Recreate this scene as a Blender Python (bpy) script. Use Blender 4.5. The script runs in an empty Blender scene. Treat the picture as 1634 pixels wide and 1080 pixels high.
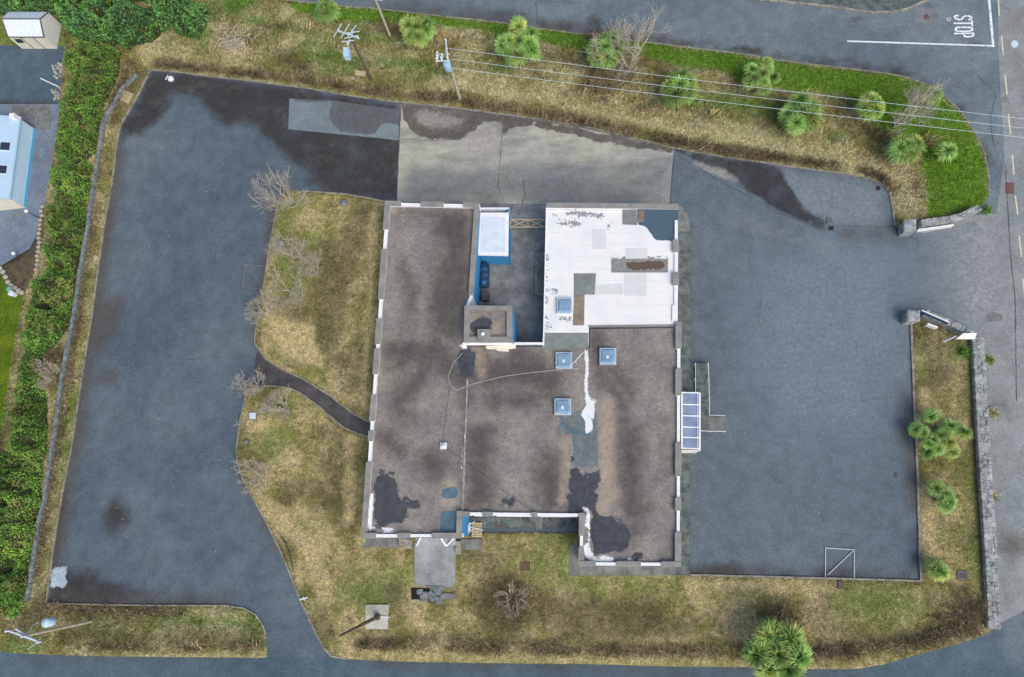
import bpy, math, random
import numpy as np
from mathutils import Vector
from mathutils.geometry import delaunay_2d_cdt

random.seed(7); RNG = np.random.default_rng(7)
scene = bpy.context.scene
COL = scene.collection
R_ = math.radians

# ------------------------------------------------------------------ camera
FPX = 1089.0; CH = 62.0                      # focal length in photo pixels, flying height in metres
def _rot(nx, ny):
    n = np.array([(nx-817)/FPX, -(ny-540)/FPX, -1.0]); n /= np.linalg.norm(n)
    d = np.array([0, 0, -1.0]); v = np.cross(n, d); c = n @ d
    K = np.array([[0, -v[2], v[1]], [v[2], 0, -v[0]], [-v[1], v[0], 0]])
    return np.eye(3) + K + K @ K/(1+c)
CR = _rot(930, 820)
cam = bpy.data.cameras.new('camera'); camo = bpy.data.objects.new('camera', cam); COL.objects.link(camo)
cam.sensor_width = 36; cam.lens = 36*FPX/1634; cam.clip_end = 3000; cam.clip_start = 1
from mathutils import Matrix
m4 = Matrix([list(CR[i])+[0] for i in range(3)]+[[0, 0, 0, 1]]); m4.translation = Vector((0, 0, CH))
camo.matrix_world = m4
scene.camera = camo

# ------------------------------------------------------------------ sky, sun, exposure
world = bpy.data.worlds.new('World'); scene.world = world; world.use_nodes = True
wn = world.node_tree
sky = wn.nodes.new('ShaderNodeTexSky'); sky.sky_type = 'NISHITA'; sky.sun_disc = False
SUN_EL, SUN_AZ = 48, 140
sky.sun_elevation = R_(SUN_EL); sky.sun_rotation = R_(SUN_AZ); sky.air_density = 1.0; sky.dust_density = 2.5; sky.ozone_density = 1.0
bg = wn.nodes['Background']; bg.inputs['Strength'].default_value = 0.11
wn.links.new(sky.outputs[0], bg.inputs[0])
sun = bpy.data.lights.new('sun', 'SUN'); sun.energy = 1.4; sun.angle = R_(42); sun.color = (1, .95, .87)
suno = bpy.data.objects.new('sun', sun); COL.objects.link(suno)
sdir = Vector((math.sin(R_(SUN_AZ))*math.cos(R_(SUN_EL)), math.cos(R_(SUN_AZ))*math.cos(R_(SUN_EL)), math.sin(R_(SUN_EL))))
suno.rotation_euler = (-sdir).to_track_quat('-Z', 'Y').to_euler(); suno.location = (0, 0, 90)
vs = scene.view_settings
vs.view_transform = 'Standard'; vs.look = 'None'; vs.gamma = 1; vs.use_curve_mapping = False; vs.exposure = 0.65
scene.render.engine = 'CYCLES'

# ------------------------------------------------------------------ survey: photo pixel at a known height -> metres
def Pn(px, z=0.0):
    px = np.asarray(px, float).reshape(-1, 2)
    d = np.stack([(px[:, 0]-817)/FPX, -(px[:, 1]-540)/FPX, -np.ones(len(px))], 1) @ CR.T
    t = (z-CH)/d[:, 2]
    return d[:, :2]*t[:, None]
def P(x, y, z=0.0):
    q = Pn([(x, y)], z)[0]; return (float(q[0]), float(q[1]))
def P3(x, y, z=0.0):
    q = P(x, y, z); return Vector((q[0], q[1], z))
def lin(r, g, b, k=1.0):
    f = lambda c: (c/255/12.92 if c <= 10 else ((c/255+.055)/1.055)**2.4)*k
    return (f(r), f(g), f(b), 1)

# ------------------------------------------------------------------ object helpers
def wloc(o):
    v = Vector((0, 0, 0))
    while o is not None:
        v = v + o.location; o = o.parent
    return v
def props(o, label=None, cat=None, group=None, kind=None):
    if label: o['label'] = label
    if cat: o['category'] = cat
    if group: o['group'] = group
    if kind: o['kind'] = kind
    return o
def thing(name, label, cat, loc, group=None):
    o = bpy.data.objects.new(name, None); COL.objects.link(o); o.location = loc; o.empty_display_size = .3
    return props(o, label, cat, group)
def link(name, me, mat=None, parent=None, loc=None):
    o = bpy.data.objects.new(name, me); COL.objects.link(o)
    if mat and len(me.materials) == 0: me.materials.append(mat)
    if parent: o.parent = parent
    if loc is not None: o.location = loc
    return o
def np_mesh(name, V, F, attrs=None, smooth=False):
    V = np.ascontiguousarray(V, np.float32); F = np.ascontiguousarray(F, np.int32); k = F.shape[1]
    me = bpy.data.meshes.new(name)
    me.vertices.add(len(V)); me.vertices.foreach_set('co', V.ravel())
    me.loops.add(F.size); me.loops.foreach_set('vertex_index', F.ravel())
    me.polygons.add(len(F)); me.polygons.foreach_set('loop_start', np.arange(0, F.size, k, dtype=np.int32))
    me.polygons.foreach_set('loop_total', np.full(len(F), k, np.int32))
    if smooth: me.polygons.foreach_set('use_smooth', np.ones(len(F), bool))
    me.update(calc_edges=True)
    for a, v in (attrs or {}).items():
        at = me.attributes.new(a, 'FLOAT', 'POINT'); at.data.foreach_set('value', np.ascontiguousarray(v, np.float32))
    return me
class MB:
    """collects shapes in world metres; build() makes ONE mesh object whose origin is its parent's"""
    def __init__(s): s.v = []; s.f = []; s.sm = []
    def add(s, v, f, smooth=False):
        n = len(s.v); s.v += [tuple(p) for p in v]; s.f += [tuple(i+n for i in q) for q in f]; s.sm += [smooth]*len(f); return s
    def prism(s, xy, z0, z1):
        n = len(xy); a = sum(xy[i][0]*xy[(i+1) % n][1]-xy[(i+1) % n][0]*xy[i][1] for i in range(n))
        if a < 0: xy = list(reversed(xy))
        v = [(p[0], p[1], z0) for p in xy]+[(p[0], p[1], z1) for p in xy]
        f = [tuple(range(n-1, -1, -1)), tuple(range(n, 2*n))]+[(i, (i+1) % n, n+(i+1) % n, n+i) for i in range(n)]
        return s.add(v, f)
    def pxprism(s, px, z0, z1, zp=None):
        return s.prism([P(x, y, z1 if zp is None else zp) for x, y in px], z0, z1)
    def rect(s, x0, y0, x1, y1, z0, z1, zp=None):
        return s.pxprism([(x0, y0), (x1, y0), (x1, y1), (x0, y1)], z0, z1, zp)
    def beam(s, a, b, w, h=None, up=(0, 0, 1)):
        a = Vector(a); b = Vector(b); h = h or w; d = (b-a).normalized(); u = Vector(up)
        if abs(d.dot(u)) > .98: u = Vector((1, 0, 0))
        sd = d.cross(u).normalized(); u = sd.cross(d).normalized()
        v = [p+sd*(i*w/2)+u*(j*h/2) for p in (a, b) for i, j in ((-1, -1), (1, -1), (1, 1), (-1, 1))]
        return s.add(v, [(0, 1, 2, 3), (7, 6, 5, 4), (0, 4, 5, 1), (1, 5, 6, 2), (2, 6, 7, 3), (3, 7, 4, 0)])
    def tube(s, pts, r, n=8, caps=True):
        pts = [Vector(p) for p in pts]; rr = r if isinstance(r, (list, tuple)) else [r]*len(pts)
        v = []; f = []
        for i, p in enumerate(pts):
            d = (pts[min(i+1, len(pts)-1)]-pts[max(i-1, 0)]).normalized()
            u = Vector((0, 0, 1)) if abs(d.z) < .9 else Vector((1, 0, 0))
            sd = d.cross(u).normalized(); u = sd.cross(d)
            v += [p+(sd*math.cos(2*math.pi*k/n)+u*math.sin(2*math.pi*k/n))*rr[i] for k in range(n)]
        for i in range(len(pts)-1):
            f += [(i*n+k, i*n+(k+1) % n, (i+1)*n+(k+1) % n, (i+1)*n+k) for k in range(n)]
        s.add(v, f, True)
        if caps: s.add(v[:n], [tuple(range(n-1, -1, -1))]); s.add(v[-n:], [tuple(range(n))])
        return s
    def cyl(s, c, r, z0, z1, n=16, r1=None):
        r1 = r if r1 is None else r1
        return s.tube([(c[0], c[1], z0), (c[0], c[1], z1)], [r, r1], n)
    def lathe(s, c, prof, n=16):
        v = [(c[0]+r*math.cos(2*math.pi*k/n), c[1]+r*math.sin(2*math.pi*k/n), z) for r, z in prof for k in range(n)]
        f = [(i*n+k, i*n+(k+1) % n, (i+1)*n+(k+1) % n, (i+1)*n+k) for i in range(len(prof)-1) for k in range(n)]
        return s.add(v, f, True)
    def build(s, name, mat, parent=None, label=None):
        o0 = wloc(parent) if parent else Vector((0, 0, 0))
        me = bpy.data.meshes.new(name); me.from_pydata([(p[0]-o0.x, p[1]-o0.y, p[2]-o0.z) for p in s.v], [], s.f)
        me.polygons.foreach_set('use_smooth', s.sm); me.update()
        o = link(name, me, mat, parent)
        if label: o['label'] = label
        return o
def box_mesh(name, mat):
    me = bpy.data.meshes.new(name)
    v = [(x, y, z) for z in (0, 1) for x, y in ((-.5, -.5), (.5, -.5), (.5, .5), (-.5, .5))]
    me.from_pydata(v, [], [(3, 2, 1, 0), (4, 5, 6, 7), (0, 1, 5, 4), (1, 2, 6, 5), (2, 3, 7, 6), (3, 0, 4, 7)])
    me.materials.append(mat); return me

# ------------------------------------------------------------------ signed distances (negative inside)
def sd_poly(pts, poly):
    poly = np.asarray(poly, float); d = np.full(len(pts), 1e9); ins = np.zeros(len(pts), bool); n = len(poly)
    for i in range(n):
        a = poly[i]; b = poly[(i+1) % n]; e = b-a; w = pts-a
        t = np.clip((w @ e)/max(e @ e, 1e-9), 0, 1); d = np.minimum(d, np.hypot(*(w-t[:, None]*e).T))
        c = (a[1] > pts[:, 1]) != (b[1] > pts[:, 1])
        if abs(e[1]) > 1e-9: ins ^= c & (pts[:, 0] < a[0]+(pts[:, 1]-a[1])*e[0]/e[1])
    return np.where(ins, -d, d)
def sd_line(pts, line, w):
    line = np.asarray(line, float); d = np.full(len(pts), 1e9)
    for a, b in zip(line[:-1], line[1:]):
        e = b-a; q = pts-a; t = np.clip((q @ e)/max(e @ e, 1e-9), 0, 1); d = np.minimum(d, np.hypot(*(q-t[:, None]*e).T))
    return d-w
def sdf(pts, shapes, z=0.0):
    """shapes in photo pixels: list of polygons, ('c',x,y,r_px) discs or ('l',points,w_px) bands"""
    d = np.full(len(pts), 50.0)
    for s in shapes:
        if s[0] == 'c': d = np.minimum(d, np.hypot(*(pts-Pn([(s[1], s[2])], z)[0]).T)-s[3]/17)
        elif s[0] == 'l': d = np.minimum(d, sd_line(pts, Pn(s[1], z), s[2]/17))
        else: d = np.minimum(d, sd_poly(pts, Pn(s, z)))
    return d
def smoothn(pts, sc, seed):
    """cheap smooth value noise for relief, -1..1"""
    r = np.random.default_rng(seed); o = np.zeros(len(pts))
    for k in range(16):
        a = r.uniform(0, 6.28); f = sc*r.uniform(.45, 2.1); o += np.sin((pts[:, 0]*math.cos(a)+pts[:, 1]*math.sin(a))*f+r.uniform(0, 6.28))
    return o/5.0

# ------------------------------------------------------------------ materials
class NT:
    def __init__(s, name):
        s.m = bpy.data.materials.new(name); s.m.use_nodes = True; s.t = s.m.node_tree; s.b = s.t.nodes['Principled BSDF']
        s.pos = s.new('ShaderNodeNewGeometry').outputs['Position']
    def new(s, t): return s.t.nodes.new(t)
    def put(s, sock, v):
        if isinstance(v, bpy.types.NodeSocket): s.t.links.new(v, sock)
        elif v is not None: sock.default_value = v
    def noise(s, sc, det=3, rough=.55, off=0, stretch=None):
        n = s.new('ShaderNodeTexNoise'); n.inputs['Scale'].default_value = sc; n.inputs['Detail'].default_value = det; n.inputs['Roughness'].default_value = rough
        mp = s.new('ShaderNodeMapping'); mp.inputs['Location'].default_value = (off, off*1.7, off*.3)
        if stretch: mp.inputs['Scale'].default_value = stretch
        s.put(mp.inputs[0], s.pos); s.put(n.inputs['Vector'], mp.outputs[0]); return n.outputs[0]
    def attr(s, a):
        n = s.new('ShaderNodeAttribute'); n.attribute_name = a; return n.outputs['Fac']
    def math(s, op, a, b=0.0, c=None):
        n = s.new('ShaderNodeMath'); n.operation = op; s.put(n.inputs[0], a); s.put(n.inputs[1], b)
        if c is not None: s.put(n.inputs[2], c)
        return n.outputs[0]
    def rng(s, v, a, b, c=0.0, d=1.0):
        n = s.new('ShaderNodeMapRange'); n.interpolation_type = 'SMOOTHSTEP'
        for i, x in enumerate((v, a, b, c, d)): s.put(n.inputs[i], x)
        return n.outputs[0]
    def mix(s, f, a, b, bt='MIX'):
        n = s.new('ShaderNodeMix'); n.data_type = 'RGBA'; n.blend_type = bt
        s.put(n.inputs[0], f); s.put(n.inputs[6], a); s.put(n.inputs[7], b); return n.outputs[2]
    def scale(s, col, k):
        n = s.new('ShaderNodeVectorMath'); n.operation = 'SCALE'; s.put(n.inputs[0], col); s.put(n.inputs['Scale'], k); return n.outputs[0]
    def stain(s, col, a, c, soft=.15, amp=.5, nsc=1.2, strength=1.0, off=0, det=5, rough=.6):
        """blend colour c inside the signed-distance attribute a, edge broken by noise"""
        e = s.math('ADD', s.attr(a), s.math('MULTIPLY', s.math('SUBTRACT', s.noise(nsc, det, rough, off), .5), amp*2))
        f = s.rng(e, soft, -soft, 0.0, strength); return s.mix(f, col, c), f
    def out(s, col, rough=.85, bump=None, bd=.02, spec=.3, metal=0.0):
        s.put(s.b.inputs['Base Color'], col); s.put(s.b.inputs['Roughness'], rough); s.b.inputs['Specular IOR Level'].default_value = spec
        s.b.inputs['Metallic'].default_value = metal
        if bump is not None:
            n = s.new('ShaderNodeBump'); n.inputs['Strength'].default_value = 1; n.inputs['Distance'].default_value = bd
            s.put(n.inputs['Height'], bump); s.put(s.b.inputs['Normal'], n.outputs[0])
        return s.m
def simple(name, c, rough=.7, var=.25, sc=3.0, spec=.3, metal=0.0, fine=12, grime=None):
    n = NT(name); k = n.math('ADD', n.rng(n.noise(sc, 4), .25, .75, 1-var, 1+var*.5), n.rng(n.noise(fine, 2), .3, .7, -var*.4, var*.4))
    col = n.scale(c[:3], k)
    if grime: col = n.mix(n.rng(n.noise(1.1, 5, .65, 9), .52, .72, 0, .7), col, grime)
    return n.out(col, rough, n.noise(fine, 3), .01, spec, metal)

def mul(c, k): return tuple(a*b for a, b in zip(c[:3], k))+(1,)
def asphalt(name, c0, c1, stains=(), speck=.3, tint=None, k=(1, 1, 1), streak=False):
    n = NT(name); c0 = mul(c0, k); c1 = mul(c1, k)
    col = n.mix(n.rng(n.noise(.09, 4, .55), .3, .7), c0, c1)
    if tint: col = n.mix(n.rng(n.noise(.22, 5, .6, 40), .5, .78, 0, .55), col, tint)
    if streak: col = n.scale(col, n.rng(n.noise(.5, 5, .65, 90, (.35, 1.6, 1)), .28, .72, .74, 1.18))
    col = n.scale(col, n.rng(n.noise(.8, 5, .65, 3), .25, .75, .84, 1.16))
    col = n.scale(col, n.rng(n.noise(5.5, 4, .8, 5), .25, .75, 1-speck*.75, 1+speck*.75))
    col = n.scale(col, n.rng(n.noise(17, 2, .8, 8), .25, .75, 1-speck, 1+speck))
    ro = .88
    for i, (a, c, soft, amp, nsc, st, wet) in enumerate(stains):
        e = n.math('ADD', n.attr(a), n.math('MULTIPLY', n.math('SUBTRACT', n.noise(nsc, 6, .65, i*11+2), .5), amp*2))
        f = n.rng(e, soft, -soft, 0.0, st)
        f = n.math('MULTIPLY', f, n.math('MULTIPLY', n.rng(n.noise(.4, 6, .65, i*5+50), .3, .55, .72, 1), n.rng(n.noise(2.2, 4, .7, i*3+70), .3, .6, .88, 1)))
        cc = n.mix(n.rng(n.noise(.6, 5, .65, i*13+30), .5, .72, 0, .7), c, lin(82, 78, 64) if a in ('dark', 'brown') else c)
        col = n.mix(f, col, n.scale(cc, n.rng(n.noise(3.0, 5, .7, i*7), .25, .75, .72, 1.3)))
        if wet: ro = n.mix(f, (ro,)*3+(1,) if isinstance(ro, float) else ro, (wet, wet, wet, 1))
    return n.out(col, ro, n.noise(22, 3, .7), .012, .25)

def grass_mat(name, straw, olive, dark, green, cl=.35, k=(1, 1, 1)):
    n = NT(name); straw, olive, dark, green = [mul(c, k) for c in (straw, olive, dark, green)]
    col = n.mix(n.rng(n.noise(.33, 5, .6), .34, .66), straw, olive)
    col = n.mix(n.rng(n.noise(.16, 5, .62, 81), .46, .62, 0, .5), col, n.mix(n.rng(n.noise(.25, 3, .5, 83), .42, .58), dark, n.mix(.3, mul(green, (1, .95, 1)), dark)))
    col = n.mix(n.rng(n.noise(1.3, 5, .7, 21), .52, .72, 0, .8), col, dark)
    col, _ = n.stain(col, 'green', green, 1.2, 1.6, .7, .72, 4)
    col, _ = n.stain(col, 'lush', lin(108, 150, 44), .35, .8, .8, .92, 44)
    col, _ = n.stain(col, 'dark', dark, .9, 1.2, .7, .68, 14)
    col, _ = n.stain(col, 'tan', straw, .4, .7, .7, .9, 24)
    col = n.scale(col, n.rng(n.noise(2.6, 5, .7, 31), .25, .75, 1-cl, 1+cl))
    col = n.scale(col, n.rng(n.noise(11, 3, .7, 33), .25, .75, .75, 1.25))
    col = n.mix(n.rng(n.noise(3.3, 3, .6, 61), .5, .72, 0, .5), col, n.scale(col, .62))
    col = n.scale(col, n.rng(n.attr('rnd'), 0, 1, .5, 1.75))
    return n.out(col, .9, n.noise(7, 5, .75), .08, .1)
def leaf_mat(name, ca, cb, cc, rough=.6, k=(1, 1, 1), vary=False):
    n = NT(name); ca, cb, cc = [mul(c, k) for c in (ca, cb, cc)]
    col = n.mix(n.rng(n.noise(.55, 4), .35, .65), ca, cb)
    col = n.mix(n.rng(n.noise(.5, 5, .65, 15), .48, .66, 0, .85), col, cc)
    col = n.scale(col, n.rng(n.attr('rnd'), 0, 1, .5, 1.52))
    if vary:
        oi = n.new('ShaderNodeObjectInfo').outputs['Random']; col = n.mix(n.rng(oi, .55, 1, 0, .5), col, lin(150, 150, 84)); col = n.scale(col, n.rng(n.math('FRACT', n.math('MULTIPLY', oi, 7.3)), 0, 1, .72, 1.25))
    else: col = n.scale(col, n.rng(n.noise(.3, 5, .6, 55), .3, .7, .6, 1.4))
    return n.out(col, rough, None, spec=.25)

G_STRAW = lin(176, 158, 105); G_OLIVE = lin(126, 119, 62); G_DARK = lin(92, 84, 52); G_GREEN = lin(112, 124, 56)
M = {}
M['grass'] = grass_mat('dry_grass', G_STRAW, G_OLIVE, G_DARK, G_GREEN, .34, (1.68, 1.76, 2.3))
M['bank'] = grass_mat('bank_grass', lin(186, 170, 126), lin(140, 128, 76), lin(96, 80, 54), lin(78, 118, 36), .35, (1.2, 1.33, 1.38))
M['lush'] = grass_mat('garden_grass', lin(112, 134, 40), lin(84, 118, 34), lin(70, 100, 36), lin(90, 130, 34), .2, (1.4, 1.3, 1.05))
ASPH = [('dark', lin(56, 52, 50), .75, 1.5, .5, .97, .6), ('brown', lin(80, 72, 64), .9, 1.0, .5, .75, None), ('pale', lin(132, 136, 140), .8, 1.5, .9, .4, None), ('white', lin(190, 205, 215), .1, .6, 1.6, .8, None)]
M['yard'] = asphalt('yard_asphalt', lin(84, 95, 116), lin(104, 114, 130), ASPH, k=(.83, .87, .74))
M['yard2'] = asphalt('yard_asphalt_worn', lin(90, 101, 120), lin(98, 108, 126), [('worn', lin(114, 126, 134), 4.0, 3.0, .18, .7, None), ('bay', lin(120, 129, 134), 1.2, 1.2, .5, .8, None), ('wedge', lin(148, 144, 136), .2, .3, .8, .8, None), ('streak', lin(52, 50, 52), .28, .7, .8, .97, .55), ('gate', lin(137, 140, 141), 3.2, 1.6, .25, 1.0, None)]+ASPH, k=(.97, .985, .80))
M['road'] = asphalt('road_asphalt', lin(122, 126, 136), lin(136, 136, 142), ASPH, tint=lin(128, 116, 104), k=(1.03, 1.09, .96))
M['side'] = asphalt('side_road_asphalt', lin(86, 92, 108), lin(106, 112, 126), ASPH, k=(1.1, 1.22, 1.02))
M['lane'] = asphalt('lane_asphalt', lin(76, 88, 104), lin(92, 104, 120), ASPH, k=(.84, .96, .86))
M['apron'] = asphalt('concrete_apron', lin(128, 128, 128), lin(150, 146, 138), [('brown', lin(100, 106, 112), 1.2, 1.2, .4, .7, None), ('dark', lin(78, 70, 66), .10, .6, .8, .9, .5), ('pale', lin(158, 152, 142), .35, .9, .8, .7, None)], .18, k=(1.32, 1.36, 1.2), streak=True)
M['patch'] = asphalt('concrete_patch', lin(112, 116, 122), lin(122, 124, 128), [('dark', lin(84, 82, 84), .06, .5, .9, .85, .5)], .2, k=(.95, 1.08, 1.04))
M['slab'] = simple('concrete_slab', lin(120, 122, 118), .9, .35, 1.4, fine=9)
M['mossy'] = simple('mossy_concrete', lin(98, 106, 104), .9, .5, 1.6, fine=8, grime=lin(46, 56, 44))
M['court'] = simple('courtyard_concrete', lin(128, 132, 132), .9, .4, .8, fine=8, grime=lin(84, 90, 86))
M['pathdark'] = simple('damp_path', lin(82, 80, 80), .9, .4, .8, fine=10)
M['kerb'] = simple('kerb_concrete', lin(148, 142, 130), .9, .35, 1.5, fine=6, grime=lin(80, 74, 58))
M['coping'] = simple('coping_concrete', lin(140, 138, 133), .9, .22, 1.2, fine=9)
M['white'] = simple('white_paint', lin(230, 230, 228), .6, .08, 1.5, fine=7)
M['whitewall'] = simple('white_wall', lin(228, 230, 232), .8, .12, 1.0, fine=7, grime=lin(176, 178, 172))
M['blue'] = simple('blue_wall_paint', lin(62, 140, 192), .7, .15, 1.0, fine=6)
M['bluedark'] = simple('blue_tank_plastic', lin(40, 72, 104), .5, .3, 2, fine=6)
M['metal'] = simple('galvanised_metal', lin(200, 212, 222), .5, .15, 4)
M['palemetal'] = simple('pale_painted_metal', lin(214, 220, 224), .5, .12, 4)
M['wood'] = simple('weathered_wood', lin(150, 132, 108), .9, .3, 4, fine=14)
M['polewood'] = simple('pole_wood', lin(184, 174, 152), .9, .3, 4, fine=14)
M['poledark'] = simple('dark_pole_wood', lin(104, 88, 74), .9, .3, 4, fine=14)
M['palwood'] = simple('pale_wood', lin(196, 176, 140), .85, .25, 5, fine=12)
M['cream'] = simple('cream_paint', lin(222, 216, 196), .8, .1, 1)
M['stone'] = simple('grey_stone', lin(150, 154, 152), .9, .45, 2.5, fine=7, grime=lin(196, 200, 196))
M['stoneblue'] = simple('mossy_stone', lin(124, 132, 134), .9, .45, 2.5, fine=7, grime=lin(70, 74, 56))
M['dark'] = simple('dark_recess', lin(34, 34, 36), .9, .3, 3)
M['cover'] = simple('cast_iron', lin(84, 80, 82), .7, .3, 5)
M['rust'] = simple('rusty_iron', lin(112, 84, 76), .85, .35, 4)
M['yellow'] = simple('yellow_plastic', lin(206, 160, 40), .6, .15, 4)
M['paint'] = simple('road_paint', lin(226, 230, 232), .8, .25, 4, fine=10, grime=lin(150, 154, 158))
M['cpaint'] = simple('cream_road_paint', lin(214, 206, 178), .8, .25, 4, fine=10)
M['bark'] = simple('bare_bark', lin(198, 188, 170), .9, .3, 3)
M['barkdark'] = simple('brown_bark', lin(150, 132, 108), .9, .35, 3)
M['trunk'] = simple('palm_trunk', lin(128, 116, 96), .9, .35, 6)
M['soil'] = simple('soil', lin(92, 80, 62), .95, .4, 1.5, fine=8, grime=lin(96, 110, 62))
M['brown'] = leaf_mat('dead_bramble', lin(112, 98, 76), lin(146, 130, 102), lin(84, 76, 54))
M['drygold'] = leaf_mat('dry_stems', lin(204, 184, 138), lin(184, 158, 116), lin(150, 140, 88))
M['hedge'] = leaf_mat('hedge_leaf', lin(62, 86, 38), lin(82, 102, 46), lin(104, 94, 62), .6, (1.9, 2.2, 1.65))
M['bush'] = leaf_mat('bush_leaf', lin(62, 92, 50), lin(84, 114, 60), lin(52, 84, 66), .6, (1.5, 1.7, 1.5))
M['core'] = simple('hedge_core_shade', lin(54, 56, 34), .95, .4, 2)
M['palmleaf'] = leaf_mat('palm_leaf', lin(98, 136, 64), lin(116, 150, 80), lin(144, 154, 78), .45, (1.55, 1.42, 1.5), True)
M['flax'] = leaf_mat('flax_leaf', lin(150, 168, 118), lin(170, 174, 120), lin(190, 180, 110), .45)
M['scree'] = simple('debris', lin(170, 164, 152), .9, .3, 4)
def glass(name, c, rough):
    n = NT(name); n.b.inputs['Coat Weight'].default_value = .3
    return n.out(n.scale(c[:3], n.rng(n.noise(1.5, 3), .3, .7, .85, 1.15)), rough, None, spec=.6)
M['glass'] = glass('porch_glass', lin(120, 134, 160), .25)
M['window'] = glass('window_glass', lin(44, 54, 66), .1)
M['dome'] = glass('rooflight_dome', lin(122, 150, 172), .35)

# ------------------------------------------------------------------ ground sheets
def sheet(name, poly, z, mat, step=1.0, stains=None, kind='structure', hfun=None, thick=0.0, world=False, parent=None, zp=0.0):
    """filled region (photo-pixel outline at height zp), gridded so that stains and relief can follow it"""
    W = np.array(poly, float) if world else Pn(poly, zp)
    B = []
    for i in range(len(W)):
        a, b = W[i], W[(i+1) % len(W)]; k = max(1, int(np.hypot(*(b-a))/(step*1.2)))
        B += [a+(b-a)*j/k for j in range(k)]
    B = np.array(B); lo, hi = W.min(0), W.max(0)
    gx, gy = np.meshgrid(np.arange(lo[0], hi[0], step), np.arange(lo[1], hi[1], step)); I = np.stack([gx.ravel(), gy.ravel()], 1)
    I += RNG.uniform(-.2, .2, I.shape)*step
    I = I[sd_poly(I, W) < -step*.45]
    pts = np.vstack([B, I]) if len(I) else B; nb = len(B)
    r = delaunay_2d_cdt([Vector(p) for p in pts], [], [list(range(nb))], 1, 1e-5)
    V = np.array([tuple(v) for v in r[0]]); F = np.array([f for f in r[2] if len(f) == 3], np.int32)
    a, b, c = V[F[:, 0]], V[F[:, 1]], V[F[:, 2]]
    fl = ((b[:, 0]-a[:, 0])*(c[:, 1]-a[:, 1])-(b[:, 1]-a[:, 1])*(c[:, 0]-a[:, 0])) < 0; F[fl] = F[fl][:, ::-1]
    zz = np.full(len(V), z) if hfun is None else hfun(V)
    at = {k: sdf(V, s, zp) for k, s in (stains or {}).items()}; at['rnd'] = np.full(len(V), .18)
    V3 = np.column_stack([V, zz])
    if thick:
        n0 = len(V3); nbv = nb
        e = np.sort(np.concatenate([F[:, [0, 1]], F[:, [1, 2]], F[:, [2, 0]]]), 1); ed = np.concatenate([F[:, [0, 1]], F[:, [1, 2]], F[:, [2, 0]]])
        _, inv, cnt = np.unique(e, axis=0, return_inverse=True, return_counts=True); be = ed[cnt[inv.ravel()] == 1]
        V3 = np.vstack([V3, np.column_stack([V, np.full(n0, z-thick)])])
        F = np.vstack([F, np.column_stack([be[:, 0], be[:, 0]+n0, be[:, 1]]), np.column_stack([be[:, 1], be[:, 0]+n0, be[:, 1]+n0])])
        at = {k: np.concatenate([v, v]) for k, v in at.items()}
    o0 = wloc(parent) if parent else Vector((0, 0, 0))
    o = link(name, np_mesh(name, V3-np.array(o0), F, at, hfun is not None), mat, parent)
    if kind: o['kind'] = kind
    return o
def ribbon(name, px, w, z, mat, kind='structure', jit=0.0, parent=None, zp=0.0):
    W = Pn(px, zp); pts = []
    for a, b in zip(W[:-1], W[1:]):
        k = max(1, int(np.hypot(*(b-a))/.5)); pts += [a+(b-a)*j/k for j in range(k)]
    pts.append(W[-1]); pts = np.array(pts)
    if jit: pts += RNG.normal(0, jit, pts.shape)
    t = np.gradient(pts, axis=0); t /= np.maximum(np.hypot(*t.T), 1e-6)[:, None]; n = np.stack([-t[:, 1], t[:, 0]], 1)
    ww = w/2*(1+(RNG.uniform(-.5, .5, len(pts)) if jit else np.zeros(len(pts))))
    V = np.empty((2*len(pts), 3)); V[0::2, :2] = pts+n*ww[:, None]; V[1::2, :2] = pts-n*ww[:, None]; V[:, 2] = z
    i = np.arange(len(pts)-1)*2; F = np.stack([i+1, i+3, i+2, i], 1)
    o0 = wloc(parent) if parent else Vector((0, 0, 0))
    o = link(name, np_mesh(name, V-np.array(o0), F), mat, parent)
    if kind: o['kind'] = kind
    return o
def kerb(px, z0=-.05, z1=.13, w=.13, name='kerb', mat='kerb', closed=False):
    """edging set along a line, cut into ~0.9 m stones with slightly uneven tops, joined into one run"""
    W = Pn(px); pts = [W[0]]
    for a, b in zip(W[:-1], W[1:]):
        k = max(1, round(np.hypot(*(b-a))/.9)); pts += [a+(b-a)*j/k for j in range(1, k+1)]
    mb = MB()
    for a, b in zip(pts[:-1], pts[1:]):
        d = b-a; L = np.hypot(*d); d = d/L; n = np.array([-d[1], d[0]])*w/2; j = random.uniform(-.02, .02); a = a+d*.006+n*j*6; b = b-d*.006+n*j*6
        mb.prism([tuple(a+n), tuple(b+n), tuple(b-n), tuple(a-n)], z0, z1+j)
    o = mb.build(name, M[mat]); o['kind'] = 'structure'; return o

K_TOP = [(241, 112), (282, 115), (330, 122), (399, 129), (450, 136), (497, 142), (539, 150), (605, 160), (644, 164), (705, 170), (760, 177), (820, 185), (847, 189), (925, 201), (1005, 219), (1073, 236), (1133, 247), (1220, 260), (1297, 271), (1347, 277), (1380, 284), (1404, 292), (1413, 299), (1420, 312), (1424, 334), (1427, 360)]
K_LEFT = [(241, 112), (222, 150), (205, 180), (193, 200), (186, 236), (180, 290), (169, 350), (158, 425), (147, 506), (138, 560), (125, 645), (114, 718), (100, 787), (86, 872), (75, 962)]
K_BL = [(75, 962), (139, 964), (250, 966), (361, 966), (389, 970), (408, 980), (420, 997), (425, 1012), (426, 1048)]
K_RIGHT = [(1449, 497), (1453, 512), (1455, 560), (1458, 640), (1462, 720), (1465, 800), (1467, 870), (1469, 927)]
K_BOT = [(1469, 927), (1340, 923), (1220, 920), (1101, 917)]
K_UP = [(614, 322), (600, 319), (575, 314), (550, 310), (495, 306), (455, 305)]
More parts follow.
